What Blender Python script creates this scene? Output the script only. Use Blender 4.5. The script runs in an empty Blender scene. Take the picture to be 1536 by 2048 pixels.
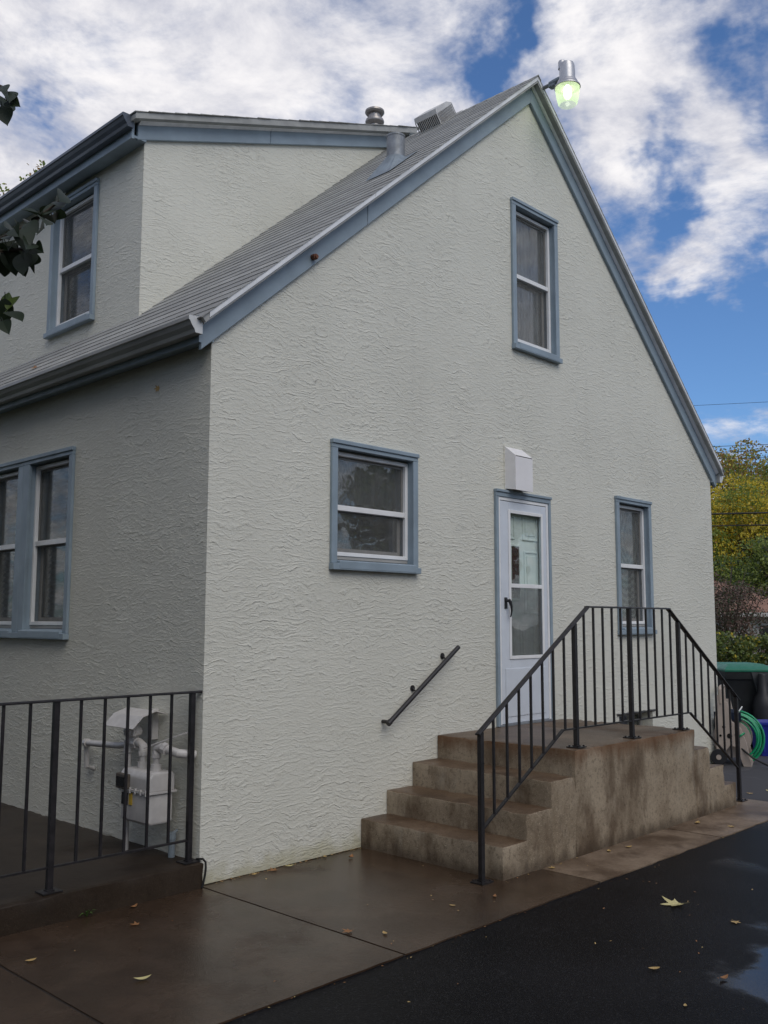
import bpy, bmesh, math, random
from mathutils import Vector, Matrix, noise
from mathutils.geometry import tessellate_polygon
import numpy as np

random.seed(7)
rng = np.random.default_rng(7)
scene = bpy.context.scene
COL = scene.collection
PI = math.pi

# ------------------------------------------------------------------ camera
cam_d = bpy.data.cameras.new('camera')
cam = bpy.data.objects.new('camera', cam_d)
COL.objects.link(cam)
R_ = Vector((0.69348973, -0.72046338, 0.00212407))
U_ = Vector((-0.08381294, -0.07774617, 0.99344397))
F_ = Vector((0.71557486, 0.68912122, 0.11430032))
m = Matrix((R_, U_, -F_)).transposed().to_4x4()
m.translation = Vector((-3.63924, -5.11167, 1.65418))
cam.matrix_world = m
cam_d.sensor_fit = 'VERTICAL'
cam_d.sensor_height = 24.0
cam_d.sensor_width = 18.0
cam_d.lens = 1892.2 * 24.0 / 2048.0
cam_d.clip_start = 0.05
cam_d.clip_end = 2000
scene.camera = cam

# ------------------------------------------------------------------ light
SUN_DIR = Vector((-0.22, -0.66, 0.72)).normalized()    # towards the veiled sun, behind the camera to the left
SUN_STRENGTH = 1.2
SKY_STRENGTH = 0.12
EXPOSURE = 0.0
sun_d = bpy.data.lights.new('sun', 'SUN')
sun_d.energy = SUN_STRENGTH
sun_d.angle = math.radians(45)
sun_d.color = (1.0, 0.93, 0.82)
sun = bpy.data.objects.new('sun', sun_d)
COL.objects.link(sun)
sun.rotation_euler = SUN_DIR.to_track_quat('Z', 'Y').to_euler()

scene.view_settings.view_transform = 'Standard'
scene.view_settings.look = 'None'
scene.view_settings.exposure = EXPOSURE
scene.view_settings.gamma = 1.0
scene.view_settings.use_curve_mapping = False
scene.render.engine = 'CYCLES'
scene.cycles.max_bounces = 8
scene.cycles.transparent_max_bounces = 12

world = bpy.data.worlds.new('World')
scene.world = world
world.use_nodes = True
wn = world.node_tree.nodes; wl = world.node_tree.links
wn.clear()


class NT:
    """tiny helper round a node tree"""
    def __init__(s, tree):
        s.t = tree; s.n = tree.nodes; s.l = tree.links

    def node(s, typ, **kw):
        nd = s.n.new(typ)
        for k, v in kw.items():
            setattr(nd, k, v)
        return nd

    def put(s, sock, v):
        if isinstance(v, (int, float)):
            sock.default_value = v
        elif isinstance(v, (tuple, list)):
            if len(v) == 3 and sock.type == 'RGBA':
                v = (*v, 1)
            sock.default_value = v
        else:
            s.l.new(v, sock)

    def math(s, op, a, b=0.0, c=None, clamp=False):
        nd = s.node('ShaderNodeMath', operation=op, use_clamp=clamp)
        s.put(nd.inputs[0], a); s.put(nd.inputs[1], b)
        if c is not None:
            s.put(nd.inputs[2], c)
        return nd.outputs[0]

    def vmath(s, op, a, b=(0, 0, 0)):
        nd = s.node('ShaderNodeVectorMath', operation=op)
        s.put(nd.inputs[0], a); s.put(nd.inputs[1], b)
        return nd.outputs['Value'] if op in ('DOT_PRODUCT', 'LENGTH', 'DISTANCE') else nd.outputs[0]

    def ramp(s, v, lo, hi, a=0.0, b=1.0, smooth=True):
        nd = s.node('ShaderNodeMapRange')
        nd.interpolation_type = 'SMOOTHSTEP' if smooth else 'LINEAR'
        s.put(nd.inputs['Value'], v)
        s.put(nd.inputs['From Min'], lo); s.put(nd.inputs['From Max'], hi)
        s.put(nd.inputs['To Min'], a); s.put(nd.inputs['To Max'], b)
        return nd.outputs[0]

    def noise(s, vec, scale, detail=4, rough=0.55, dist=0.0, color=False):
        nd = s.node('ShaderNodeTexNoise')
        if vec is not None:
            s.l.new(vec, nd.inputs['Vector'])
        nd.inputs['Scale'].default_value = scale
        nd.inputs['Detail'].default_value = detail
        nd.inputs['Roughness'].default_value = rough
        nd.inputs['Distortion'].default_value = dist
        return nd.outputs['Color' if color else 'Fac']

    def mix(s, f, a, b):
        nd = s.node('ShaderNodeMix', data_type='RGBA')
        s.put(nd.inputs[0], f); s.put(nd.inputs[6], a); s.put(nd.inputs[7], b)
        return nd.outputs[2]

    def mapping(s, vec, scale=(1, 1, 1), rot=(0, 0, 0), loc=(0, 0, 0)):
        nd = s.node('ShaderNodeMapping')
        s.l.new(vec, nd.inputs['Vector'])
        nd.inputs['Scale'].default_value = scale
        nd.inputs['Rotation'].default_value = rot
        nd.inputs['Location'].default_value = loc
        return nd.outputs[0]

    def sep(s, v):
        nd = s.node('ShaderNodeSeparateXYZ'); s.l.new(v, nd.inputs[0]); return nd.outputs

    def comb(s, x, y, z):
        nd = s.node('ShaderNodeCombineXYZ')
        s.put(nd.inputs[0], x); s.put(nd.inputs[1], y); s.put(nd.inputs[2], z)
        return nd.outputs[0]

    def bump(s, h, strength=1.0, dist=0.01):
        nd = s.node('ShaderNodeBump')
        nd.inputs['Strength'].default_value = strength
        nd.inputs['Distance'].default_value = dist
        s.l.new(h, nd.inputs['Height'])
        return nd.outputs[0]


# --- sky: Nishita blue with broken cloud; cloud banks as broad weights on a noise field
w = NT(world.node_tree)
out = w.node('ShaderNodeOutputWorld')
bg = w.node('ShaderNodeBackground')
bg.inputs['Strength'].default_value = SKY_STRENGTH
w.l.new(bg.outputs[0], out.inputs[0])
sky = w.node('ShaderNodeTexSky')
sky.sky_type = 'NISHITA'
sky.sun_disc = False
sky.sun_elevation = math.asin(SUN_DIR.z)
sky.sun_rotation = math.atan2(SUN_DIR.x, SUN_DIR.y)
sky.air_density = 1.0; sky.dust_density = 0.6; sky.ozone_density = 2.0
tc = w.node('ShaderNodeTexCoord')
dirv = w.vmath('NORMALIZE', tc.outputs['Generated'])
x, y, z = w.sep(dirv)
zz = w.math('MAXIMUM', z, 0.0)
inv = w.math('DIVIDE', 1.0, w.math('ADD', zz, 0.16))
pl = w.comb(w.math('MULTIPLY', x, inv), w.math('MULTIPLY', y, inv), w.math('MULTIPLY', z, 1.2))
big = w.noise(pl, 1.7, 2, 0.5)
det = w.noise(pl, 4.2, 9, 0.62, 0.25)
fine = w.noise(pl, 13.0, 6, 0.6)
BLOBS = [
(0.4000,0.7452,0.5335,0.174,0.50),(0.5166,0.6895,0.5077,0.137,0.50),(0.5886,0.5998,0.5420,0.106,0.42),(0.3663,0.8232,0.4338,0.106,0.30),(0.6545,0.5696,0.4972,0.058,0.25),(0.5424,0.5663,0.6205,0.137,0.30),(0.7132,0.4590,0.5298,0.040,0.50),(0.7459,0.3889,0.5408,0.079,0.42),(0.7919,0.3451,0.5038,0.050,0.34),(0.7617,0.4306,0.4841,0.045,0.45),(0.7711,0.4563,0.4442,0.050,0.40),(0.7940,0.4460,0.4131,0.037,0.40),(0.8039,0.4583,0.3791,0.026,0.30),(0.8533,0.3951,0.3402,0.050,0.42),(0.8567,0.3503,0.3786,0.042,0.40),(0.8318,0.4367,0.3427,0.026,0.20),(0.8370,0.3324,0.4347,0.029,0.30),(0.9018,0.3820,0.2021,0.032,0.12),(0.6669,0.5025,0.5502,0.055,-0.30),(0.6800,0.5189,0.5180,0.032,-0.35),(0.7165,0.5081,0.4780,0.037,-0.10),(0.8056,0.4039,0.4334,0.037,-0.35),(0.8256,0.4107,0.3870,0.032,-0.30),(0.8489,0.4537,0.2711,0.070,-0.60),(0.8831,0.3810,0.2737,0.075,-0.60),(0.895,0.320,0.310,0.08,-0.55),(0.7462,0.4425,0.4974,0.018,-0.25),(0.8186,0.3254,0.4733,0.045,-0.42),(0.3740,0.7939,0.4795,0.021,-0.35),(0.7896,0.3995,0.4658,0.032,-0.15),(0.8368,0.4456,0.3180,0.037,-0.30)]
cov = w.math('ADD', w.math('MULTIPLY', big, 0.8), -0.24)
wob = w.node('ShaderNodeVectorMath', operation='SUBTRACT')
w.l.new(w.noise(dirv, 7.0, 5, 0.6, color=True), wob.inputs[0]); wob.inputs[1].default_value = (.5, .5, .5)
wob2 = w.node('ShaderNodeVectorMath', operation='SCALE'); w.l.new(wob.outputs[0], wob2.inputs[0]); wob2.inputs['Scale'].default_value = 0.22
dirw = w.vmath('ADD', dirv, wob2.outputs[0])
for bx_, by_, bz_, br_, bw_ in BLOBS:
    bw_ = bw_ * .62 if bw_ > 0 else bw_ * 1.35
    dd = w.vmath('DISTANCE', dirw, (bx_, by_, bz_))
    s_ = w.ramp(dd, br_ * 1.35, br_ * 0.15, 0.0, bw_ * 0.62)
    cov = w.math('ADD', cov, s_)
dens = w.math('ADD', w.math('MULTIPLY', w.math('ADD', det, -0.5), 1.75), cov)
dens = w.math('ADD', dens, w.math('MULTIPLY', w.math('ADD', fine, -0.5), 0.22))
mask = w.ramp(dens, -0.16, 0.46, 0.0, 1.0)
shade = w.ramp(w.math('ADD', w.noise(pl, 3.6, 8, 0.64, 0.3), w.math('MULTIPLY', dens, 0.12)), 0.34, 0.70, 0.0, 1.0)
cloud = w.mix(shade, (4.3, 4.45, 5.25), (8.3, 8.1, 8.15))
skyc = w.node('ShaderNodeMix', data_type='RGBA', blend_type='MULTIPLY')
skyc.inputs[0].default_value = 1.0
w.l.new(sky.outputs[0], skyc.inputs[6])
skyc.inputs[7].default_value = (0.60, 0.82, 1.08, 1)
w.l.new(w.mix(mask, skyc.outputs[2], cloud), bg.inputs['Color'])


# ------------------------------------------------------------------ materials
def new_mat(name):
    mt = bpy.data.materials.new(name)
    mt.use_nodes = True
    t = NT(mt.node_tree)
    b = t.n['Principled BSDF']
    return mt, t, b


def simple(name, col, rough=0.6, metal=0.0, var=0.12, vscale=6.0, bump=0.0, bscale=60.0, spec=0.5, stretch=(1, 1, 1)):
    mt, t, b = new_mat(name)
    tc_ = t.node('ShaderNodeTexCoord')
    v = t.mapping(tc_.outputs['Object'], stretch)
    n_ = t.noise(v, vscale, 6, 0.6)
    f = t.ramp(n_, 0.3, 0.7, 0.0, 1.0)
    dark = tuple(c * (1 - var) for c in col); light = tuple(min(1, c * (1 + var)) for c in col)
    t.l.new(t.mix(f, dark, light), b.inputs['Base Color'])
    t.l.new(t.ramp(t.noise(v, vscale * 2.3, 4), 0.3, 0.7, max(0.02, rough - 0.08), min(1, rough + 0.08)), b.inputs['Roughness'])
    b.inputs['Metallic'].default_value = metal
    b.inputs['Specular IOR Level'].default_value = spec
    if bump:
        t.l.new(t.bump(t.noise(v, bscale, 4, 0.6), 1.0, bump), b.inputs['Normal'])
    return mt


def stucco_mat():
    mt, t, b = new_mat('stucco')
    tc_ = t.node('ShaderNodeTexCoord')
    ox, oy, oz = t.sep(tc_.outputs['Object'])
    h = t.math('ADD', ox, oy)
    q = t.comb(h, t.math('MULTIPLY', t.math('SUBTRACT', ox, oy), 0.3), oz)
    qa = t.mapping(q, (2.4, 1, 5.0))
    warp1 = t.noise(qa, 1.0, 2, 0.5)
    warp2 = t.noise(t.mapping(q, (9, 1, 12)), 1.0, 3, 0.55)
    warp3 = t.noise(t.mapping(q, (30, 1, 36)), 1.0, 2, 0.6)
    zz_ = t.math('ADD', oz, t.math('MULTIPLY', warp1, 0.25))
    zz_ = t.math('ADD', zz_, t.math('MULTIPLY', warp2, 0.080))
    zz_ = t.math('ADD', zz_, t.math('MULTIPLY', warp3, 0.030))

    def flaps(period, off, msx, msz, lo, hi):
        f = t.math('FRACT', t.math('ADD', t.math('DIVIDE', zz_, period), off))
        saw = t.math('SUBTRACT', 1.0, f)
        saw = t.math('POWER', saw, 3.4)
        edge = t.ramp(f, 0.0, 0.08, 0.0, 1.0)          # soft drop of the lip
        saw = t.math('MULTIPLY', saw, edge)
        mk = t.ramp(t.noise(t.mapping(q, (msx, 1, msz), loc=(off * 13, off * 7, 0)), 1.0, 4, 0.68), lo, hi)
        return t.math('MULTIPLY', saw, mk)
    a = flaps(0.036, 0.0, 13, 25, 0.45, 0.55)
    c = flaps(0.056, 0.37, 9, 19, 0.475, 0.565)
    e = flaps(0.024, 0.71, 16, 36, 0.48, 0.58)
    g = t.noise(t.mapping(q, (26, 1, 64)), 1.0, 5, 0.68)
    fine_ = t.noise(tc_.outputs['Object'], 150.0, 3, 0.6)
    hh = t.math('ADD', t.math('MULTIPLY', a, 0.58), t.math('MULTIPLY', c, 0.66))
    hh = t.math('ADD', hh, t.math('MULTIPLY', e, 0.42))
    hh = t.math('MULTIPLY', hh, t.ramp(t.noise(tc_.outputs['Object'], 1.6, 4, 0.6), 0.34, 0.66, 0.40, 1.15))
    hh = t.math('ADD', hh, t.math('MULTIPLY', g, 0.62))
    hh = t.math('ADD', hh, t.math('MULTIPLY', fine_, 0.07))
    t.l.new(t.bump(hh, 1.0, 0.0068), b.inputs['Normal'])
    big_ = t.noise(tc_.outputs['Object'], 0.9, 5, 0.6)
    col = t.mix(t.ramp(big_, 0.3, 0.7), (0.628, 0.618, 0.538), (0.680, 0.669, 0.585))
    # splash dirt just above the ground, with a ragged upper edge
    dirt = t.ramp(t.math('ADD', oz, t.math('MULTIPLY', t.noise(tc_.outputs['Object'], 7.0, 5), 0.30)), 0.14, 0.30, 1.0, 0.0)
    col = t.mix(t.math('MULTIPLY', dirt, 0.55), col, (0.36, 0.33, 0.17))
    # thin rain streaks under the trim
    st = t.ramp(t.noise(t.mapping(q, (9, 1, 0.45)), 1.0, 4, 0.6), 0.56, 0.78)
    col = t.mix(t.math('MULTIPLY', st, 0.13), col, (0.42, 0.41, 0.36))
    t.l.new(col, b.inputs['Base Color'])
    b.inputs['Roughness'].default_value = 0.62
    b.inputs['Specular IOR Level'].default_value = 0.35
    return mt


def concrete_mat(name, col_a, col_b, stain, rough=0.75, wet=0.0, vertical=False, stain_amt=0.7, pits=True):
    mt, t, b = new_mat(name)
    tc_ = t.node('ShaderNodeTexCoord')
    P = tc_.outputs['Object']
    n1 = t.noise(P, 2.2, 6, 0.62)
    n2 = t.noise(P, 32.0, 6, 0.75)
    sp = t.noise(P, 170.0, 2, 0.5)
    col = t.mix(t.ramp(n1, 0.32, 0.68), col_a, col_b)
    col = t.mix(t.math('MULTIPLY', t.ramp(n2, 0.48, 0.66), 0.55 if pits else 0.35), col, tuple(c * 0.42 for c in col_a))
    col = t.mix(t.math('MULTIPLY', t.ramp(sp, 0.56, 0.70), 0.45), col, tuple(min(1, c * 1.7) for c in col_b))
    sc = (2.3, 2.3, 1.0) if vertical else (1.4, 1.4, 1.4)
    stn = t.noise(t.mapping(P, sc, loc=(3.1, 1.7, 0.4)), 1.6, 6, 0.62)
    col = t.mix(t.math('MULTIPLY', t.ramp(stn, 0.47, 0.66), stain_amt), col, stain)
    if vertical:
        ox, oy, oz = t.sep(P)
        # pale, washed patches and rust bled down from the landing edge
        pale = t.ramp(t.noise(t.mapping(P, (2.2, 2.2, 1.1), loc=(8, 2, 5)), 1.3, 5, 0.65), 0.55, 0.72)
        col = t.mix(t.math('MULTIPLY', pale, 0.45), col, (0.40, 0.36, 0.29))
        drip = t.noise(t.mapping(P, (9, 9, 0.8)), 1.0, 4, 0.6)
        rz = t.ramp(t.math('ADD', oz, t.math('MULTIPLY', t.math('ADD', drip, -0.5), 0.28)), 0.60, 0.745)
        col = t.mix(t.math('MULTIPLY', rz, 0.75), col, (0.125, 0.058, 0.026))
        gr = t.ramp(t.math('ADD', oz, t.math('MULTIPLY', t.math('ADD', drip, -0.5), 0.2)), 0.0, 0.11, 0.6, 0.0)
        col = t.mix(gr, col, (0.035, 0.022, 0.014))
    t.l.new(col, b.inputs['Base Color'])
    wn_ = t.noise(t.mapping(P, loc=(9, 4, 2)), 1.1, 4, 0.6)
    if wet:
        t.l.new(t.ramp(wn_, 0.30, 0.54, rough, rough - wet), b.inputs['Roughness'])
        if name != 'concrete_riser':
            pass
    else:
        b.inputs['Roughness'].default_value = rough
    b.inputs['Specular IOR Level'].default_value = 0.32 if name == 'wet_slab_concrete' else 0.17
    hgt = t.math('ADD', t.math('MULTIPLY', n2, 0.6), t.math('MULTIPLY', sp, 0.35))
    if pits:
        vo = t.node('ShaderNodeTexVoronoi'); vo.inputs['Scale'].default_value = 30
        t.l.new(P, vo.inputs['Vector'])
        pit = t.math('MULTIPLY', t.ramp(vo.outputs['Distance'], 0.05, 0.20, -1.0, 0.0), t.ramp(t.noise(P, 4.0, 3), 0.50, 0.62))
        hgt = t.math('ADD', hgt, t.math('MULTIPLY', pit, 0.9))
    t.l.new(t.bump(hgt, 0.8, 0.004), b.inputs['Normal'])
    return mt


def asphalt_mat():
    mt, t, b = new_mat('asphalt')
    tc_ = t.node('ShaderNodeTexCoord')
    P = tc_.outputs['Object']
    n1 = t.noise(P, 0.8, 6, 0.6)
    agg = t.noise(P, 120.0, 3, 0.7)
    col = t.mix(t.ramp(n1, 0.35, 0.7), (0.0045, 0.0045, 0.0055), (0.009, 0.009, 0.0105))
    col = t.mix(t.math('MULTIPLY', t.ramp(agg, 0.56, 0.70), 0.42), col, (0.085, 0.085, 0.09))
    # pale scuffs
    sc = t.ramp(t.noise(t.mapping(P, (0.9, 3.0, 1)), 2.0, 7, 0.72), 0.60, 0.78)
    col = t.mix(t.math('MULTIPLY', sc, 0.55), col, (0.045, 0.045, 0.048))
    ox, oy, oz = t.sep(P)
    # the far part of the drive has dried out
    dry = t.ramp(t.math('ADD', ox, t.math('MULTIPLY', n1, 1.6)), 4.6, 6.4)
    col = t.mix(dry, col, (0.075, 0.075, 0.082))
    t.l.new(col, b.inputs['Base Color'])
    pn = t.vmath('DISTANCE', P, (1.50, -3.60, 0.0))
    pud = t.ramp(t.math('ADD', t.math('MULTIPLY', t.noise(P, 1.6, 5, 0.55), -1.3), pn), 0.25, 0.05)
    pud = t.math('MAXIMUM', pud, t.math('MULTIPLY', t.ramp(t.noise(t.mapping(P, loc=(5.2, 2.3, 0)), 0.7, 4, 0.5), 0.56, 0.62), t.ramp(t.sep(P)[0], 2.6, 3.4)))
    t.l.new(t.ramp(pud, 0, 1, 0.045, 0.22), b.inputs['Specular IOR Level'])
    rgh = t.math('ADD', t.ramp(pud, 0, 1, 0.36, 0.10), t.math('MULTIPLY', dry, 0.4))
    t.l.new(rgh, b.inputs['Roughness'])
    bp_ = t.node('ShaderNodeBump')
    bp_.inputs['Distance'].default_value = 0.003
    t.l.new(t.ramp(pud, 0, 1, 0.8, 0.10), bp_.inputs['Strength'])
    t.l.new(agg, bp_.inputs['Height'])
    t.l.new(bp_.outputs[0], b.inputs['Normal'])
    return mt


def shingle_mat():
    mt, t, b = new_mat('shingle')
    tc_ = t.node('ShaderNodeTexCoord')
    oi = t.node('ShaderNodeObjectInfo')
    P = tc_.outputs['Object']
    g = t.noise(P, 210.0, 3, 0.7)
    bl = t.noise(P, 5.0, 4, 0.6)
    col = t.mix(t.ramp(bl, 0.3, 0.7), (0.31, 0.312, 0.295), (0.40, 0.40, 0.38))
    col = t.mix(t.math('MULTIPLY', t.ramp(g, 0.5, 0.7), 0.4), col, (0.46, 0.46, 0.45))
    col = t.mix(t.math('MULTIPLY', oi.outputs['Random'], 0.55), col, (0.20, 0.20, 0.196))
    t.l.new(col, b.inputs['Base Color'])
    b.inputs['Roughness'].default_value = 0.85
    t.l.new(t.bump(g, 0.8, 0.002), b.inputs['Normal'])
    return mt


def glass_mat(name, tint=(0.82, 0.84, 0.84), rough=0.01, refl=0.42):
    mt = bpy.data.materials.new(name); mt.use_nodes = True
    t = NT(mt.node_tree); t.n.clear()
    o_ = t.node('ShaderNodeOutputMaterial')
    tr = t.node('ShaderNodeBsdfTransparent'); tr.inputs[0].default_value = (*tint, 1)
    gl = t.node('ShaderNodeBsdfGlossy'); gl.inputs['Roughness'].default_value = rough
    gl.inputs['Color'].default_value = (0.9, 0.9, 0.9, 1)
    fr = t.node('ShaderNodeFresnel'); fr.inputs['IOR'].default_value = 1.5
    tc_ = t.node('ShaderNodeTexCoord')
    bp_ = t.bump(t.noise(tc_.outputs['Object'], 2.2, 2), 0.25, 0.01)
    t.l.new(bp_, gl.inputs['Normal'])
    mx = t.node('ShaderNodeMixShader')
    t.l.new(t.math('MULTIPLY', fr.outputs[0], refl, clamp=True), mx.inputs[0])
    t.l.new(tr.outputs[0], mx.inputs[1]); t.l.new(gl.outputs[0], mx.inputs[2])
    t.l.new(mx.outputs[0], o_.inputs[0])
    return mt


def screen_mat():
    """insect screen: a fine grey mesh over the opening"""
    mt = bpy.data.materials.new('insect_screen'); mt.use_nodes = True
    t = NT(mt.node_tree); t.n.clear()
    o_ = t.node('ShaderNodeOutputMaterial')
    tr = t.node('ShaderNodeBsdfTransparent')
    df = t.node('ShaderNodeBsdfDiffuse'); df.inputs[0].default_value = (0.20, 0.20, 0.19, 1)
    mx = t.node('ShaderNodeMixShader')
    tc_ = t.node('ShaderNodeTexCoord')
    n_ = t.noise(tc_.outputs['Object'], 9.0, 5, 0.7)
    t.l.new(t.ramp(n_, 0.3, 0.7, 0.26, 0.42), mx.inputs[0])
    t.l.new(tr.outputs[0], mx.inputs[1]); t.l.new(df.outputs[0], mx.inputs[2])
    t.l.new(mx.outputs[0], o_.inputs[0])
    return mt


def leaf_mat(name, cols, trans=0.42, rough=0.5, scale=1.0):
    mt, t, b = new_mat(name)
    gi = t.node('ShaderNodeNewGeometry')
    tc_ = t.node('ShaderNodeTexCoord')
    r = gi.outputs['Random Per Island']
    cr = t.node('ShaderNodeValToRGB')
    t.l.new(r, cr.inputs[0])
    el = cr.color_ramp.elements
    for i, c in enumerate(cols):
        if i < 2:
            e = el[i]; e.position = i / (len(cols) - 1)
        else:
            e = el.new(i / (len(cols) - 1))
        e.color = (*c, 1)
    for i, e in enumerate(sorted(el, key=lambda q_: q_.position)):
        e.color = (*cols[i], 1)
    t.l.new(cr.outputs[0], b.inputs['Base Color'])
    b.inputs['Roughness'].default_value = rough
    b.inputs['Transmission Weight'].default_value = 0.0
    # leaf translucency
    tl = t.node('ShaderNodeBsdfTranslucent'); t.l.new(cr.outputs[0], tl.inputs[0])
    mx = t.node('ShaderNodeMixShader'); mx.inputs[0].default_value = trans
    t.l.new(b.outputs[0], mx.inputs[1]); t.l.new(tl.outputs[0], mx.inputs[2])
    t.l.new(mx.outputs[0], t.n['Material Output'].inputs[0])
    return mt


def emit_mat(name, col, strength, tr=0.0):
    mt = bpy.data.materials.new(name); mt.use_nodes = True
    t = NT(mt.node_tree); t.n.clear()
    o_ = t.node('ShaderNodeOutputMaterial')
    em = t.node('ShaderNodeEmission'); em.inputs[0].default_value = (*col, 1); em.inputs[1].default_value = strength
    t.l.new(em.outputs[0], o_.inputs[0])
    return mt


def lens_mat():
    mt = bpy.data.materials.new('lamp_lens'); mt.use_nodes = True
    t = NT(mt.node_tree); t.n.clear()
    o_ = t.node('ShaderNodeOutputMaterial')
    tc_ = t.node('ShaderNodeTexCoord')
    em = t.node('ShaderNodeEmission'); em.inputs[0].default_value = (0.86, 0.95, 0.66, 1); em.inputs[1].default_value = 0.24
    tr = t.node('ShaderNodeBsdfTransparent'); tr.inputs[0].default_value = (0.86, 0.96, 0.82, 1)
    tl = t.node('ShaderNodeBsdfTranslucent'); tl.inputs[0].default_value = (0.75, 0.95, 0.6, 1)
    gl = t.node('ShaderNodeBsdfGlossy'); gl.inputs['Roughness'].default_value = 0.15
    m1 = t.node('ShaderNodeMixShader'); m1.inputs[0].default_value = 0.35
    t.l.new(tr.outputs[0], m1.inputs[1]); t.l.new(tl.outputs[0], m1.inputs[2])
    ad = t.node('ShaderNodeAddShader'); t.l.new(m1.outputs[0], ad.inputs[0]); t.l.new(em.outputs[0], ad.inputs[1])
    m2 = t.node('ShaderNodeMixShader'); m2.inputs[0].default_value = 0.06
    t.l.new(ad.outputs[0], m2.inputs[1]); t.l.new(gl.outputs[0], m2.inputs[2])
    t.l.new(m2.outputs[0], o_.inputs[0])
    return mt


def lace_mat():
    mt, t, b = new_mat('lace_curtain')
    tc_ = t.node('ShaderNodeTexCoord')
    P = tc_.outputs['Object']
    ox, oy, oz = t.sep(P)
    wv = t.node('ShaderNodeTexWave'); wv.wave_type = 'RINGS'; wv.rings_direction = 'SPHERICAL'
    t.l.new(t.mapping(P, (1, 1, 0.55), loc=(-5.62, 0, -1.42)), wv.inputs['Vector'])
    wv.inputs['Scale'].default_value = 9.0; wv.inputs['Distortion'].default_value = 2.5
    wv.inputs['Detail'].default_value = 3
    col = t.mix(wv.outputs['Fac'], (0.34, 0.34, 0.30), (0.88, 0.86, 0.78))
    t.l.new(col, b.inputs['Base Color'])
    b.inputs['Roughness'].default_value = 0.9
    return mt


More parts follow.
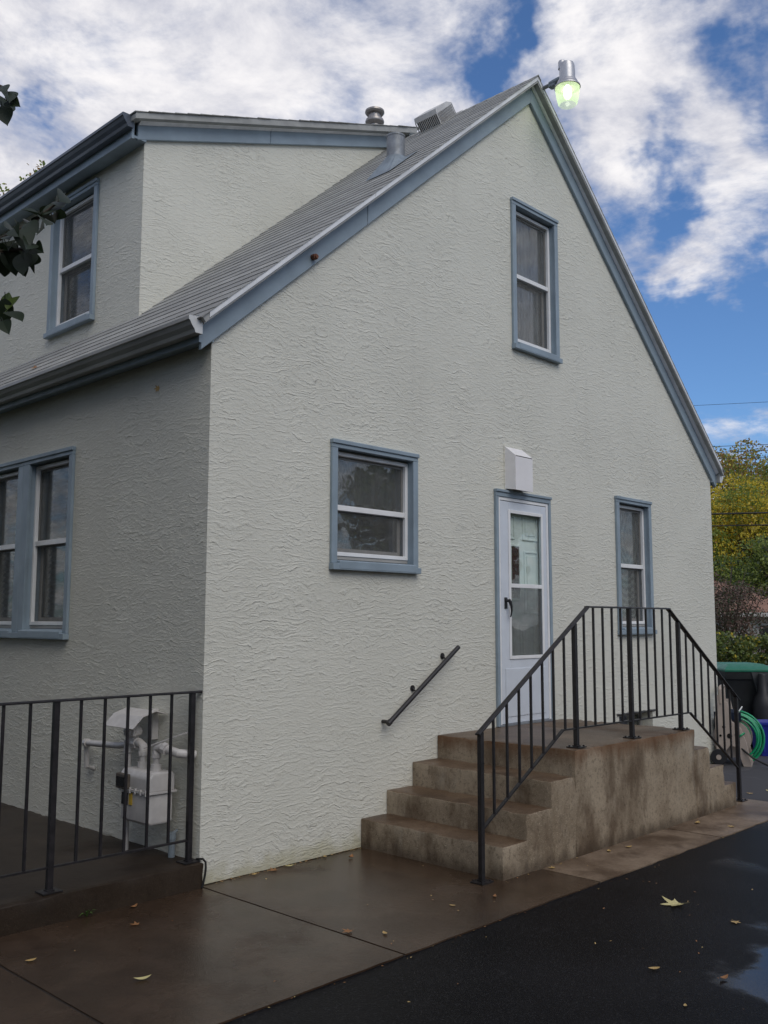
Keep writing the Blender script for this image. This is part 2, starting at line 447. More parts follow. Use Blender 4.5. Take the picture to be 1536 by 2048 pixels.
M = dict(
    stucco=stucco_mat(),
    trim=simple('blue_trim_paint', (0.255, 0.32, 0.37), 0.5, var=0.10, vscale=3, bump=0.0006, bscale=90),
    band=simple('grey_metal_drip_edge', (0.72, 0.73, 0.735), 0.4, var=0.14, vscale=4, stretch=(1, 1, 1)),
    gutter=simple('gutter_metal', (0.33, 0.33, 0.31), 0.4, var=0.18, vscale=5, stretch=(1, .25, 1)),
    guttblue=simple('dark_blue_grey_gutter', (0.085, 0.10, 0.125), 0.35, var=0.2, vscale=5, stretch=(1, .25, 1)),
    gutter_cap=simple('gutter_cap_white', (0.62, 0.63, 0.62), 0.4, var=0.05),
    vinyl=simple('white_vinyl', (0.80, 0.80, 0.79), 0.4, var=0.04),
    sash=simple('grey_sash', (0.34, 0.33, 0.31), 0.5, var=0.08),
    doorpaint=simple('pale_blue_white_door_paint', (0.63, 0.67, 0.72), 0.38, var=0.04),
    innerdoor=simple('inner_door_paint', (0.72, 0.75, 0.72), 0.5, var=0.05),
    redpane=simple('dark_red_pane', (0.05, 0.014, 0.012), 0.15, var=0.2),
    black=simple('black_rail_paint', (0.017, 0.015, 0.016), 0.42, var=0.35, vscale=18, bump=0.0005, bscale=120),
    blackplastic=simple('black_plastic', (0.016, 0.016, 0.018), 0.5, var=0.15),
    zinc=simple('galvanised_steel', (0.25, 0.265, 0.28), 0.5, metal=0.45, var=0.22, vscale=9),
    flash=simple('grey_painted_flashing', (0.22, 0.26, 0.29), 0.5, metal=0.2, var=0.22, vscale=7),
    alu=simple('brushed_aluminium', (0.50, 0.50, 0.51), 0.42, metal=0.9, var=0.05, vscale=3),
    flue=simple('weathered_flue_metal', (0.30, 0.28, 0.265), 0.38, metal=0.7, var=0.15, vscale=12),
    ventbox=simple('roof_vent_metal', (0.55, 0.54, 0.52), 0.5, metal=0.2, var=0.12),
    ventdark=simple('vent_slot_dark', (0.05, 0.045, 0.04), 0.7),
    hood=simple('white_hood_plastic', (0.80, 0.78, 0.77), 0.45, var=0.03),
    meter=simple('meter_grey_paint', (0.53, 0.51, 0.49), 0.5, var=0.10, vscale=9),
    meterdark=simple('meter_window_dark', (0.012, 0.012, 0.012), 0.2),
    indexbox=simple('dull_index_box', (0.085, 0.070, 0.055), 0.6, var=0.3, vscale=20),
    yellow=simple('yellow_tag', (0.55, 0.36, 0.04), 0.5),
    rust=simple('rusty_steel', (0.14, 0.055, 0.03), 0.8, var=0.4, vscale=20),
    slab=concrete_mat('wet_slab_concrete', (0.040, 0.0245, 0.0148), (0.068, 0.044, 0.0285), (0.026, 0.0157, 0.0098), 0.44, wet=0.34, stain_amt=0.5, pits=False),
    slabdry=concrete_mat('drying_slab_concrete', (0.115, 0.078, 0.050), (0.235, 0.175, 0.122), (0.060, 0.037, 0.022), 0.62, wet=0.25, stain_amt=0.75, pits=False),
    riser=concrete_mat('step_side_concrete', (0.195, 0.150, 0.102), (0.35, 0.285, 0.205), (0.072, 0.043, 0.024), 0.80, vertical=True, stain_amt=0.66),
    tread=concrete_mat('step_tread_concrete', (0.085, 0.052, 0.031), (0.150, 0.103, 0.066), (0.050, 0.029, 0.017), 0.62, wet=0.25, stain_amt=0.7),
    porch=concrete_mat('porch_concrete', (0.026, 0.018, 0.012), (0.042, 0.030, 0.021), (0.017, 0.012, 0.008), 0.6, wet=0.2, stain_amt=0.5, pits=False),
    joint=simple('joint_dirt', (0.018, 0.014, 0.011), 0.9),
    asphalt=asphalt_mat(),
    shingle=shingle_mat(),
    glass=glass_mat('window_glass'),
    doorglass=glass_mat('door_glass', (0.95, 0.975, 0.96), 0.01, 0.14),
    screen=screen_mat(),
    curtain=simple('grey_curtain', (0.68, 0.64, 0.62), 0.9, var=0.35, vscale=14, stretch=(3, 3, 0.25)),
    curtaindark=simple('dark_curtain', (0.20, 0.21, 0.21), 0.9, var=0.35, vscale=9, stretch=(3, 3, 0.25)),
    valance=simple('patterned_valance', (0.16, 0.16, 0.18), 0.9, var=0.5, vscale=26),
    lace=lace_mat(),
    blind=simple('window_blind', (0.10, 0.10, 0.095), 0.7),
    room=simple('room_wall', (0.05, 0.048, 0.045), 0.9),
    lens=lens_mat(),
    bulb=emit_mat('lit_bulb', (0.95, 1.0, 0.74), 7.0),
    tan=simple('tan_plastic', (0.40, 0.335, 0.285), 0.5, var=0.08),
    hose=simple('green_hose', (0.012, 0.30, 0.13), 0.35, var=0.15),
    bingreen=simple('green_lid', (0.015, 0.16, 0.095), 0.45, var=0.08),
    binblack=simple('bin_body', (0.018, 0.020, 0.020), 0.5, var=0.15),
    bingrey=simple('bin_handle_grey', (0.065, 0.07, 0.07), 0.55, var=0.15),
    binpurple=simple('purple_black_lid', (0.035, 0.032, 0.055), 0.5),
    blue=simple('blue_tub', (0.016, 0.028, 0.30), 0.45, var=0.10),
    cable=simple('cable', (0.012, 0.012, 0.012), 0.6),
    white=simple('white_cord', (0.7, 0.7, 0.68), 0.5),
    bark=simple('bark', (0.10, 0.075, 0.055), 0.9, var=0.3, vscale=9, bump=0.02, bscale=14, stretch=(3, 3, 0.6)),
    twig=simple('twig', (0.06, 0.045, 0.03), 0.8),
    soil=simple('ground_soil', (0.045, 0.055, 0.022), 0.95, var=0.35, vscale=3, bump=0.01, bscale=20),
    redroof=simple('red_brown_roof', (0.24, 0.130, 0.090), 0.85, var=0.2, vscale=8, bump=0.01, bscale=20),
    farwall=simple('pale_siding', (0.46, 0.45, 0.42), 0.7, var=0.05),
    brownwall=simple('brown_brick_wall', (0.10, 0.06, 0.045), 0.9, var=0.25, vscale=10),
    leaf_green=leaf_mat('green_leaf', [(0.13, 0.185, 0.040), (0.18, 0.245, 0.05), (0.24, 0.30, 0.06), (0.31, 0.36, 0.075)]),
    leaf_yellow=leaf_mat('yellow_leaf', [(0.62, 0.49, 0.05), (0.68, 0.52, 0.05), (0.56, 0.48, 0.05), (0.68, 0.48, 0.05)]),
    leaf_orange=leaf_mat('orange_leaf', [(0.27, 0.19, 0.06), (0.36, 0.19, 0.06), (0.23, 0.21, 0.06), (0.32, 0.16, 0.055)]),
    leaf_dark=leaf_mat('dark_leaf', [(0.03, 0.052, 0.018), (0.042, 0.070, 0.022), (0.055, 0.085, 0.028)], 0.2),
    leaf_purple=leaf_mat('purple_brown_leaf', [(0.14, 0.085, 0.068), (0.105, 0.066, 0.052), (0.19, 0.12, 0.088), (0.09, 0.085, 0.045)], 0.2),
    leaf_hedge=leaf_mat('hedge_leaf', [(0.085, 0.13, 0.03), (0.13, 0.18, 0.036), (0.18, 0.23, 0.05), (0.065, 0.10, 0.024), (0.25, 0.26, 0.06)], 0.25),
    leaf_near=leaf_mat('near_leaf', [(0.010, 0.019, 0.008), (0.017, 0.030, 0.011), (0.013, 0.023, 0.009)], 0.25, 0.5),
    leaf_young=leaf_mat('young_leaf', [(0.11, 0.17, 0.03), (0.14, 0.19, 0.04)], 0.4, 0.35),
    leaf_fallen=leaf_mat('fallen_yellow_leaf', [(0.50, 0.36, 0.14), (0.42, 0.27, 0.10)], 0.1, 0.5),
    leaf_pale=leaf_mat('fallen_pale_leaf', [(0.62, 0.56, 0.26), (0.56, 0.48, 0.22)], 0.1, 0.5),
    leaf_brown=leaf_mat('fallen_brown_leaf', [(0.34, 0.15, 0.05), (0.24, 0.12, 0.05)], 0.1, 0.6),
    weed=leaf_mat('weed_green', [(0.10, 0.17, 0.04), (0.07, 0.13, 0.03)], 0.3),
)


# ------------------------------------------------------------------ object helpers
def tag(o, label=None, cat=None, group=None, kind=None):
    if label: o['label'] = label
    if cat: o['category'] = cat
    if group: o['group'] = group
    if kind: o['kind'] = kind
    return o


def thing(name, loc, label, cat, group=None):
    o = bpy.data.objects.new(name, None)
    o.empty_display_size = 0.1
    COL.objects.link(o)
    o.location = loc
    return tag(o, label, cat, group)


def org(o):
    v = Vector((0, 0, 0))
    while o is not None:
        v += o.location; o = o.parent
    return v


class MB:
    """mesh builder in world coordinates; build() stores it relative to the parent"""
    def __init__(s, T=None):
        s.v = []; s.f = []; s.mi = []; s.T = T

    def add(s, vs, fs, mi=0):
        o = len(s.v)
        for p in vs:
            p = Vector(p)
            s.v.append(s.T @ p if s.T else p)
        for f in fs:
            s.f.append([i + o for i in f]); s.mi.append(mi)
        return s

    def box(s, x0, x1, y0, y1, z0, z1, mi=0):
        vs = [(x0, y0, z0), (x1, y0, z0), (x1, y1, z0), (x0, y1, z0), (x0, y0, z1), (x1, y0, z1), (x1, y1, z1), (x0, y1, z1)]
        return s.add(vs, [(0, 3, 2, 1), (4, 5, 6, 7), (0, 1, 5, 4), (1, 2, 6, 5), (2, 3, 7, 6), (3, 0, 4, 7)], mi)

    def prism(s, poly, ext0, ext1, axis='y', mi=0):
        """poly: 2D points; extruded along axis. axis y -> poly (x,z); x -> poly (y,z); z -> poly (x,y)"""
        def P(a, b, e):
            return {'y': (a, e, b), 'x': (e, a, b), 'z': (a, b, e)}[axis]
        n = len(poly)
        vs = [P(a, b, ext0) for a, b in poly] + [P(a, b, ext1) for a, b in poly]
        fs = [tuple(range(n)), tuple(range(2 * n - 1, n - 1, -1))]
        for i in range(n):
            j = (i + 1) % n
            fs.append((i, i + n, j + n, j))
        return s.add(vs, fs, mi)

    def sweep(s, a, b, prof, up=(0, 0, 1), mi=0, caps=True):
        """straight bar from a to b with 2D profile (side, up)"""
        a = Vector(a); b = Vector(b); d = (b - a).normalized()
        side = d.cross(Vector(up)).normalized()
        u = side.cross(d).normalized()
        n = len(prof)
        vs = [a + side * p + u * q for p, q in prof] + [b + side * p + u * q for p, q in prof]
        fs = [(i, (i + 1) % n, (i + 1) % n + n, i + n) for i in range(n)]
        if caps:
            fs += [tuple(range(n - 1, -1, -1)), tuple(range(n, 2 * n))]
        return s.add(vs, fs, mi)

    def bar(s, a, b, w_, h_, up=(0, 0, 1), mi=0):
        return s.sweep(a, b, [(-w_ / 2, -h_ / 2), (w_ / 2, -h_ / 2), (w_ / 2, h_ / 2), (-w_ / 2, h_ / 2)], up, mi)

    def tube(s, pts, r, n=8, mi=0, caps=True):
        pts = [Vector(p) for p in pts]
        if not isinstance(r, (list, tuple)): r = [r] * len(pts)
        vs = []; up = Vector((0.013, 0.021, 1)).normalized()
        prev = None
        for i, p in enumerate(pts):
            if i == 0: d = pts[1] - pts[0]
            elif i == len(pts) - 1: d = pts[-1] - pts[-2]
            else: d = (pts[i + 1] - pts[i - 1])
            d.normalize()
            if prev is None:
                ref = Vector((1, 0, 0)) if abs(d.z) > 0.9 else up
                sd = d.cross(ref).normalized()
            else:
                sd = (prev - d * prev.dot(d)).normalized()
            prev = sd
            u = sd.cross(d)
            for k in range(n):
                an = 2 * PI * k / n
                vs.append(p + sd * math.cos(an) * r[i] + u * math.sin(an) * r[i])
        fs = []
        for i in range(len(pts) - 1):
            for k in range(n):
                k2 = (k + 1) % n
                fs.append((i * n + k, i * n + k2, (i + 1) * n + k2, (i + 1) * n + k))
        if caps:
            fs += [tuple(range(n - 1, -1, -1)), tuple(range((len(pts) - 1) * n, len(pts) * n))]
        return s.add(vs, fs, mi)

    def lathe(s, c, prof, n=24, mi=0, caps=True):
        """prof: (radius, z) up a vertical axis through c"""
        c = Vector(c); vs = []
        for r, z_ in prof:
            for k in range(n):
                an = 2 * PI * k / n
                vs.append(c + Vector((r * math.cos(an), r * math.sin(an), z_)))
        fs = []
        for i in range(len(prof) - 1):
            for k in range(n):
                k2 = (k + 1) % n
                fs.append((i * n + k, i * n + k2, (i + 1) * n + k2, (i + 1) * n + k))
        if caps:
            fs += [tuple(range(n - 1, -1, -1)), tuple(range((len(prof) - 1) * n, len(prof) * n))]
        return s.add(vs, fs, mi)

    def mesh(s, name, mats, o_=Vector((0, 0, 0)), bevel=0.0, smooth=False, segs=2):
        me = bpy.data.meshes.new(name)
        me.from_pydata([tuple(p - o_) for p in s.v], [], s.f)
        for mt in mats: me.materials.append(mt)
        me.polygons.foreach_set('material_index', s.mi)
        bm = bmesh.new(); bm.from_mesh(me)
        bmesh.ops.recalc_face_normals(bm, faces=bm.faces)
        if bevel:
            eds = [e for e in bm.edges if len(e.link_faces) == 2 and e.calc_face_angle(0) > 0.5]
            bmesh.ops.bevel(bm, geom=eds, offset=bevel, segments=segs, profile=0.6, affect='EDGES', clamp_overlap=True)
        bm.to_mesh(me); bm.free()
        if smooth:
            for p in me.polygons: p.use_smooth = True
            try: me.set_sharp_from_angle(angle=math.radians(35))
            except Exception: pass
        return me

    def build(s, name, mat, parent=None, bevel=0.0, smooth=False, segs=2):
        mats = mat if isinstance(mat, (list, tuple)) else [mat]
        me = s.mesh(name, mats, org(parent) if parent else Vector((0, 0, 0)), bevel, smooth, segs)
        o = bpy.data.objects.new(name, me)
        COL.objects.link(o)
        if parent: o.parent = parent
        return o


# ------------------------------------------------------------------ ground, drive, pavement
g = MB()
g.add([(-150, -150, -0.06), (250, -150, -0.06), (250, 250, -0.06), (-150, 250, -0.06)], [(0, 1, 2, 3)])
tag(g.build('ground', M['soil']), kind='structure')
g = MB()
g.add([(-30, -8.5, -0.012), (13.2, -8.5, -0.012), (13.2, 9, -0.012), (7.3, 9, -0.012), (7.3, -0.0, -0.012), (-0.02, 0.0, -0.012), (-0.02, 0.02, -0.012), (-30, 0.02, -0.012)],
      [tuple(range(8))])
tag(g.build('driveway', M['asphalt']), kind='structure')

SW_Y = -1.755
g = MB(); g.box(-12, 5.33, SW_Y + 0.006, -0.0, -0.10, -0.010)
sidewalk = tag(g.build('sidewalk', M['joint']), kind='structure')


def slab_piece(x0, x1, y0, y1, ztop, mat, parent, name='paving_slab', jit=0.004, zb=-0.09):
    """slab with slightly wandering worn edges"""
    bm = bmesh.new()
    nx = max(2, int((x1 - x0) / 0.09)); ny = max(2, int((y1 - y0) / 0.09))
    grid = [[None] * (ny + 1) for _ in range(nx + 1)]
    for i in range(nx + 1):
        for j in range(ny + 1):
            xx = x0 + (x1 - x0) * i / nx; yy = y0 + (y1 - y0) * j / ny
            e = 0
            if i == 0: xx += abs(noise.noise((yy * 6, x0, 0))) * jit * 2
            if i == nx: xx -= abs(noise.noise((yy * 6, x1, 3))) * jit * 2
            if j == 0: yy += abs(noise.noise((xx * 5, 7, y0))) * jit * 4
            zt = ztop + noise.noise((xx * 1.5, yy * 1.5, 0)) * 0.0015
            if i in (0, nx) or j in (0, ny): zt -= 0.004
            grid[i][j] = bm.verts.new((xx, yy, zt))
    for i in range(nx):
        for j in range(ny):
            bm.faces.new((grid[i][j], grid[i + 1][j], grid[i + 1][j + 1], grid[i][j + 1]))
    edge = [e for e in bm.edges if len(e.link_faces) == 1]
    r_ = bmesh.ops.extrude_edge_only(bm, edges=edge)
    for v_ in [q for q in r_['geom'] if isinstance(q, bmesh.types.BMVert)]:
        v_.co.z = zb
    bmesh.ops.recalc_face_normals(bm, faces=bm.faces)
    me = bpy.data.meshes.new(name); bm.to_mesh(me); bm.free()
    me.materials.append(mat)
    for p in me.polygons: p.use_smooth = True
    me.set_sharp_from_angle(angle=math.radians(40))
    o = bpy.data.objects.new(name, me); COL.objects.link(o); o.parent = parent
    return o


joints = [-11.9, -9.9, -7.9, -5.9, -3.55, -1.47, 0.005, 1.86, 3.62, 5.34]
for a_, b_ in zip(joints[:-1], joints[1:]):
    slab_piece(a_ + 0.006, b_ - 0.006, SW_Y, -0.004, 0.0, M['slab'] if b_ < 2 else M['slabdry'], sidewalk)

# ------------------------------------------------------------------ house
house = thing('house', (0, 0, 0), 'off-white stucco house with blue trim, steep grey shingle roof and side dormer', 'house')

W_ = 7.46
DEP = 9.2
SL = 0.868
T0 = 3.763                      # shingle surface height over x = 0 (left slope)
AX, AZ = 3.712, 6.985           # ridge
RX, RZ = 7.60, 3.50             # right eave top
SR = (AZ - RZ) / (RX - AX)


def Ttop(x_):
    return T0 + SL * x_ if x_ <= AX else AZ - SR * (x_ - AX)


def wall(name, pts, holes, conv, normal, thick, parent=house, mat='stucco'):
    """pts, holes in 2D; conv(a,b)->Vector on the outer face; extruded inward"""
    loops = [pts] + holes
    vecs = [[Vector((a, b, 0)) for a, b in lp] for lp in loops]
    tris = tessellate_polygon(vecs)
    flat = [p for lp in loops for p in lp]
    n_ = len(flat)
    mb = MB()
    vs = [conv(a, b) for a, b in flat] + [conv(a, b) - normal * thick for a, b in flat]
    fs = [tuple(t_) for t_ in tris] + [tuple(i + n_ for i in reversed(t_)) for t_ in tris]
    o_ = 0
    for lp in loops:
        k = len(lp)
        for i in range(k):
            a = o_ + i; b = o_ + (i + 1) % k
            fs.append((a, b, b + n_, a + n_))
        o_ += k
    mb.add(vs, fs)
    return mb.build(name, M[mat], parent)


def rect(a0, a1, b0, b1):
    return [(a0, b0), (a1, b0), (a1, b1), (a0, b1)]


WIN = {'a': (1.089, 2.043, 2.032, 2.998, 2.50),
       'b': (3.388, 4.153, 4.187, 5.657, 4.94),
       'c': (5.165, 5.905, 1.521, 2.963, 2.243)}
DOOR = (3.081, 3.94, 0.737, 2.819)
CS = 0.038    # wall hole is inset this far from the casing's outer edge


def hole(wn_):
    a0, a1, b0, b1 = wn_[:4]
    return rect(a0 + CS, a1 - CS, b0 + CS, b1 - CS)


gable_pts = [(0, 0.0), (W_, 0.0), (W_, Ttop(W_) - 0.05), (AX, AZ - 0.05), (0, Ttop(0) - 0.05)]
CELL = (5.15, 5.85, 0.30, 0.69)
wall('gable_wall', gable_pts, [hole(WIN['a']), hole(WIN['b']), hole(WIN['c']),
                              rect(DOOR[0] + .02, DOOR[1] - .02, DOOR[2] + .0, DOOR[3] - .02), rect(*CELL)],
     lambda a, b: Vector((a, 0, b)), Vector((0, -1, 0)), 0.22)
LW = [(1.787, 2.628, 1.508, 3.019, 2.29), (2.632, 3.473, 1.508, 3.019, 2.29)]
wall('side_wall', [(0.2201, 0.0), (DEP, 0.0), (DEP, 3.64), (0.2201, 3.64)],
     [rect(LW[0][0] + CS, LW[0][1] - .07, LW[0][2] + CS, LW[0][3] - CS), rect(LW[1][0] + .07, LW[1][1] - CS, LW[1][2] + CS, LW[1][3] - CS)],
     lambda a, b: Vector((0.0, a + 0.0, b)), Vector((-1, 0, 0)), 0.22)
g = MB(); g.box(W_ - .22, W_ , 0.2201, DEP - .2001, 0, Ttop(W_) - 0.06); g.build('side_wall', M['stucco'], house)
g = MB(); g.prism(gable_pts, DEP - .2, DEP + .003, 'y'); g.build('gable_wall', M['stucco'], house)
g = MB(); g.box(0.2, W_ - .2, 0.2, DEP - .2, -0.02, 0.02); g.box(0.2, W_ - .2, .2, DEP - .2, 3.25, 3.3); g.build('floor', M['room'], house)

# dormer
DY0, DY1 = 1.805, 8.2
DXF = 0.535
DSL = 0.356


def Dtop(x_):                  # dormer roof top surface
    return 5.945 + DSL * (x_ - 0.36)


DW = (2.55, 3.43, 4.36, 5.695, 5.03)
wall('dormer_side_wall', [(DXF, Ttop(DXF) - 0.1), (DXF, Dtop(DXF) - 0.06), (AX + .10, Dtop(AX + .1) - 0.06), (AX + .10, AZ - 0.2)], [],
     lambda a, b: Vector((a, DY0, b)), Vector((0, -1, 0)), 0.18)
wall('dormer_front_wall', [(DY0 + .001, Ttop(DXF) - .1), (DY1, Ttop(DXF) - .1), (DY1, Dtop(DXF) - 0.05), (DY0 + .001, Dtop(DXF) - 0.05)], [hole(DW)],
     lambda a, b: Vector((DXF - 0.003, a, b)), Vector((-1, 0, 0)), 0.18)
g = MB(); g.prism([(DXF, Ttop(DXF) - 0.1), (DXF, Dtop(DXF) - 0.06), (AX, Dtop(AX) - 0.06), (AX, AZ - 0.2)], DY1, DY1 + .1, 'y')
g.build('dormer_side_wall', M['stucco'], house)

# roof decks
g = MB(); e = 0.03
g.prism([(-0.155, Ttop(-0.155) - .01), (AX, AZ - .01), (AX, AZ - .07), (-0.13, Ttop(-0.13) - .06)], -0.115, DEP + .1, 'y')
deckL = g.build('roof', M['gutter'], house)
g = MB()
g.prism([(AX, AZ - .01), (RX, RZ - .01), (RX, RZ - .06), (AX, AZ - .07)], -0.115, DEP + .1, 'y')
deckR = g.build('roof', M['gutter'], house)
g = MB()
g.prism([(0.36, Dtop(.36) - .008), (3.93, Dtop(3.93) - .008), (3.93, Dtop(3.93) - .07), (0.36, Dtop(.36) - .06)], 1.67, DY1 + .15, 'y')
g.box(3.85, 3.93, 1.72, DY1 + .1, Ttop(3.9) - .05, Dtop(3.85) - .07)
deckD = g.build('dormer_roof', M['gutter'], house)

# shingle strips: three tabs to a strip, each strip its own object
LSH = 0.92


def shingle_mesh(length, exp=0.137, th=0.005, seed=0):
    """local frame: x along the course, y up the slope, z off the roof"""
    rr = random.Random(seed)
    mb = MB()
    k = 3
    tw = length / k
    for i in range(k):
        a = i * tw + 0.002; b = (i + 1) * tw - 0.002
        d = rr.uniform(-0.003, 0.003)
        vs = [(a, d, 0.001), (b, d + rr.uniform(-.002, .002), 0.001), (b, exp + .03, 0.0), (a, exp + .03, 0.0),
              (a, d, th + 0.004), (b, d, th + 0.004), (b, exp + .03, 0.003), (a, exp + .03, 0.003)]
        mb.add(vs, [(0, 3, 2, 1), (4, 5, 6, 7), (0, 1, 5, 4), (1, 2, 6, 5), (2, 3, 7, 6), (3, 0, 4, 7)])
    return mb


_shc = {}


def shingle(parent, origin, along, upv, length, seed):
    key = (round(length, 2), seed % 4)
    if key not in _shc:
        _shc[key] = shingle_mesh(length, seed=seed).mesh('shingle', [M['shingle']])
    o = bpy.data.objects.new('shingle', _shc[key])
    nrm = Vector(along).cross(Vector(upv)).normalized()
    mt = Matrix((Vector(along).normalized(), Vector(upv).normalized(), nrm)).transposed().to_4x4()
    mt.translation = Vector(origin)
    COL.objects.link(o)
    o.parent = parent
    o.matrix_local = mt
    return o


up = Vector((1, 0, SL)).normalized()
CEXP = 0.137
slope_len = (AX + 0.17) / up.x - 0.02
ncourse = round(slope_len / CEXP)
CEXP = slope_len / ncourse
far_sh = MB()
count = 0
yA, yB = -0.128, DEP + 0.1
for c_ in range(ncourse):
    s0 = c_ * CEXP
    x0 = -0.17 + up.x * s0
    z0 = Ttop(x0) - 0.008
    yend = DY0 if x0 > DXF + .04 else yB
    yy = yA
    first = True
    off = (c_ % 3) * LSH / 3
    while yy < yend - 0.02:
        ln = (LSH - off) if first and off else LSH
        first = False
        ln = min(ln, yend - yy)
        if ln < 0.08: break
        ln = round(ln, 2)
        # course runs away from the gable: along = +y needs z-normal up -> use along = -y from the far end
        oo = (x0, yy + ln, z0 + random.uniform(0, 0.0015))
        if yy < 5.2:
            shingle(deckL, oo, (0, -1, 0), up, ln, c_ * 7 + int(yy * 3)); count += 1
        else:
            nrm = Vector((0, -1, 0)).cross(up).normalized()
            mt = Matrix((Vector((0, -1, 0)), up, nrm)).transposed().to_4x4(); mt.translation = Vector(oo)
            sm = shingle_mesh(ln, seed=c_)
            far_sh.add([mt @ q for q in sm.v], sm.f)
        yy += ln
o = far_sh.build('shingle_field', M['shingle'], deckL); o['kind'] = 'stuff'
# the other slope and the dormer roof: their faces are turned away, joined
upR = Vector((-1, 0, SR)).normalized()
mbR = MB(); s0 = 0
lenR = (RX + .012 - AX) / abs(upR.x) - .02
nR = round(lenR / .137)
for c_ in range(nR):
    xx = RX + .012 + upR.x * c_ * lenR / nR
    nrm = Vector((0, 1, 0)).cross(upR).normalized()
    yy = -0.128
    while yy < yB:
        mt = Matrix((Vector((0, 1, 0)), upR, nrm)).transposed().to_4x4(); mt.translation = Vector((xx, yy, AZ - SR * (xx - AX) - .006))
        sm = shingle_mesh(LSH, seed=c_)
        mbR.add([mt @ q for q in sm.v], sm.f); yy += LSH
o = mbR.build('shingle_field', M['shingle'], deckR); o['kind'] = 'stuff'
upD = Vector((1, 0, DSL)).normalized()
mbD = MB()
for c_ in range(int(3.57 / upD.x / CEXP) + 1):
    xx = 0.35 + upD.x * c_ * CEXP
    nrm = Vector((0, -1, 0)).cross(upD).normalized()
    yy = 1.655 + random.uniform(-.008, .008) + LSH
    while yy < DY1 + .2:
        mt = Matrix((Vector((0, -1, 0)), upD, nrm)).transposed().to_4x4(); mt.translation = Vector((xx, yy, Dtop(xx) - .006))
        sm = shingle_mesh(LSH, seed=c_)
        mbD.add([mt @ q for q in sm.v], sm.f); yy += LSH
o = mbD.build('shingle_field', M['shingle'], deckD); o['kind'] = 'stuff'
# ridge caps
for k in range(28):
    y0 = -0.13 + k * 0.15
    if y0 > DY0 - .15: break
    mb = MB()
    vs = []
    for yy, lift in ((y0, .009), (y0 + .19, .004)):
        vs += [(AX - .045, yy, AZ - .045 * SL + lift), (AX, yy, AZ + lift + .002), (AX + .045, yy, AZ - .045 * SR + lift)]
    vs += [(a, b, c - .008) for a, b, c in vs]
    mb.add(vs, [(0, 1, 4, 3), (1, 2, 5, 4), (6, 9, 10, 7), (7, 10, 11, 8), (0, 6, 7, 1), (1, 7, 8, 2), (3, 4, 10, 9), (4, 5, 11, 10), (0, 3, 9, 6), (2, 8, 11, 5)])
    mb.build('ridge_cap', M['shingle'], deckL)


# rake boards: blue fascia on the wall, grey crown above it, in two lengths per slope with an open joint
def rake(xa, xb, top, y_wall, y_out, cut_a, cut_b, drop=0.245, name='rake_fascia'):
    """top(x): roof surface. boards run from xa to xb"""
    def P(x_, d): return (x_, top(x_) - d)
    mb = MB()
    mb.prism([P(xa, drop), P(xb, drop), P(xb, .062), P(xa, .062)], y_wall - .034, y_wall - .0015, 'y')
    a = mb.build(name, M['trim'], house, bevel=0.004, segs=1)
    mb = MB()
    # crown moulding: leans outward as it rises
    ys = [(y_wall - .036, .085), (y_wall - .045, .083), (y_wall - .075, .060), (y_out, .046), (y_out, .004), (y_wall - .036, .004)]
    n_ = len(ys)
    vs = [(xa, yy, top(xa) - d) for yy, d in ys] + [(xb, yy, top(xb) - d) for yy, d in ys]
    mb.add(vs, [(i, (i + 1) % n_, (i + 1) % n_ + n_, i + n_) for i in range(n_)] + [tuple(range(n_)), tuple(range(2 * n_ - 1, n_ - 1, -1))])
    b = mb.build('drip_edge', M['band'], house)
    return a, b


JX = 1.44
rake(-0.105, JX - .002, Ttop, 0, -0.122, 0, 0)
rake(JX + .002, AX - .001, Ttop, 0, -0.122, 0, 0)
rake(AX + .001, RX - .05, Ttop, 0, -0.122, 0, 0)
# dormer rake
rake(DXF - .09, 1.9, Dtop, DY0, 1.675, 0, 0, drop=.215, name='dormer_rake_fascia')
rake(1.903, 3.60, Dtop, DY0, 1.675, 0, 0, drop=.215, name='dormer_rake_fascia')
# thin shadow moulding beneath the dormer rake
# eave fascia and soffit, main left
g = MB(); g.box(-0.125, -0.100, -0.034, DEP, 3.475, 3.66); g.box(-0.100, -0.003, -0.03, DEP, 3.50, 3.52)
g.build('eave_fascia', M['trim'], house)
g = MB(); g.box(W_ + .003, RX - .06, -0.03, DEP, 3.36, 3.38); g.box(RX - .06, RX - .035, -0.034, DEP, 3.33, 3.45)
g.build('eave_fascia', M['trim'], house)
# dormer eave: deep dark blue fascia and soffit
g = MB(); g.box(0.385, 0.41, 1.77, DY1 + .1, Dtop(.39) - .20, Dtop(.39) - .035); g.box(0.41, DXF - .002, 1.775, DY1, Dtop(.39) - .185, Dtop(.39) - .165)
g.build('dormer_eave_fascia', M['trim'], house)
DORM_GUT = True


def gutter_mesh(x0, y0, y1, zt, sgn=-1):
    prof = [(0, 0), (0, -0.108), (-.055, -0.108), (-.064, -.085), (-.085, -.060), (-.098, -.035), (-.108, -.028), (-.108, -.004), (-.100, 0.0),
            (-.100, -.010), (-.098, -.030), (-.080, -.055), (-.060, -.080), (-.050, -.100), (-.004, -.100), (-.004, 0)]
    mb = MB()
    pts = [(x0 + sgn * -1 * -p if False else x0 + (p if sgn < 0 else -p), zt + q) for p, q in prof]
    mb.prism(pts, y0, y1, 'y')
    cap = MB()
    cp = [(x0 + (p if sgn < 0 else -p), zt + q) for p, q in prof[:9]]
    cap.prism(cp, y0 - .003, y0 - .0005, 'y')
    return mb, cap


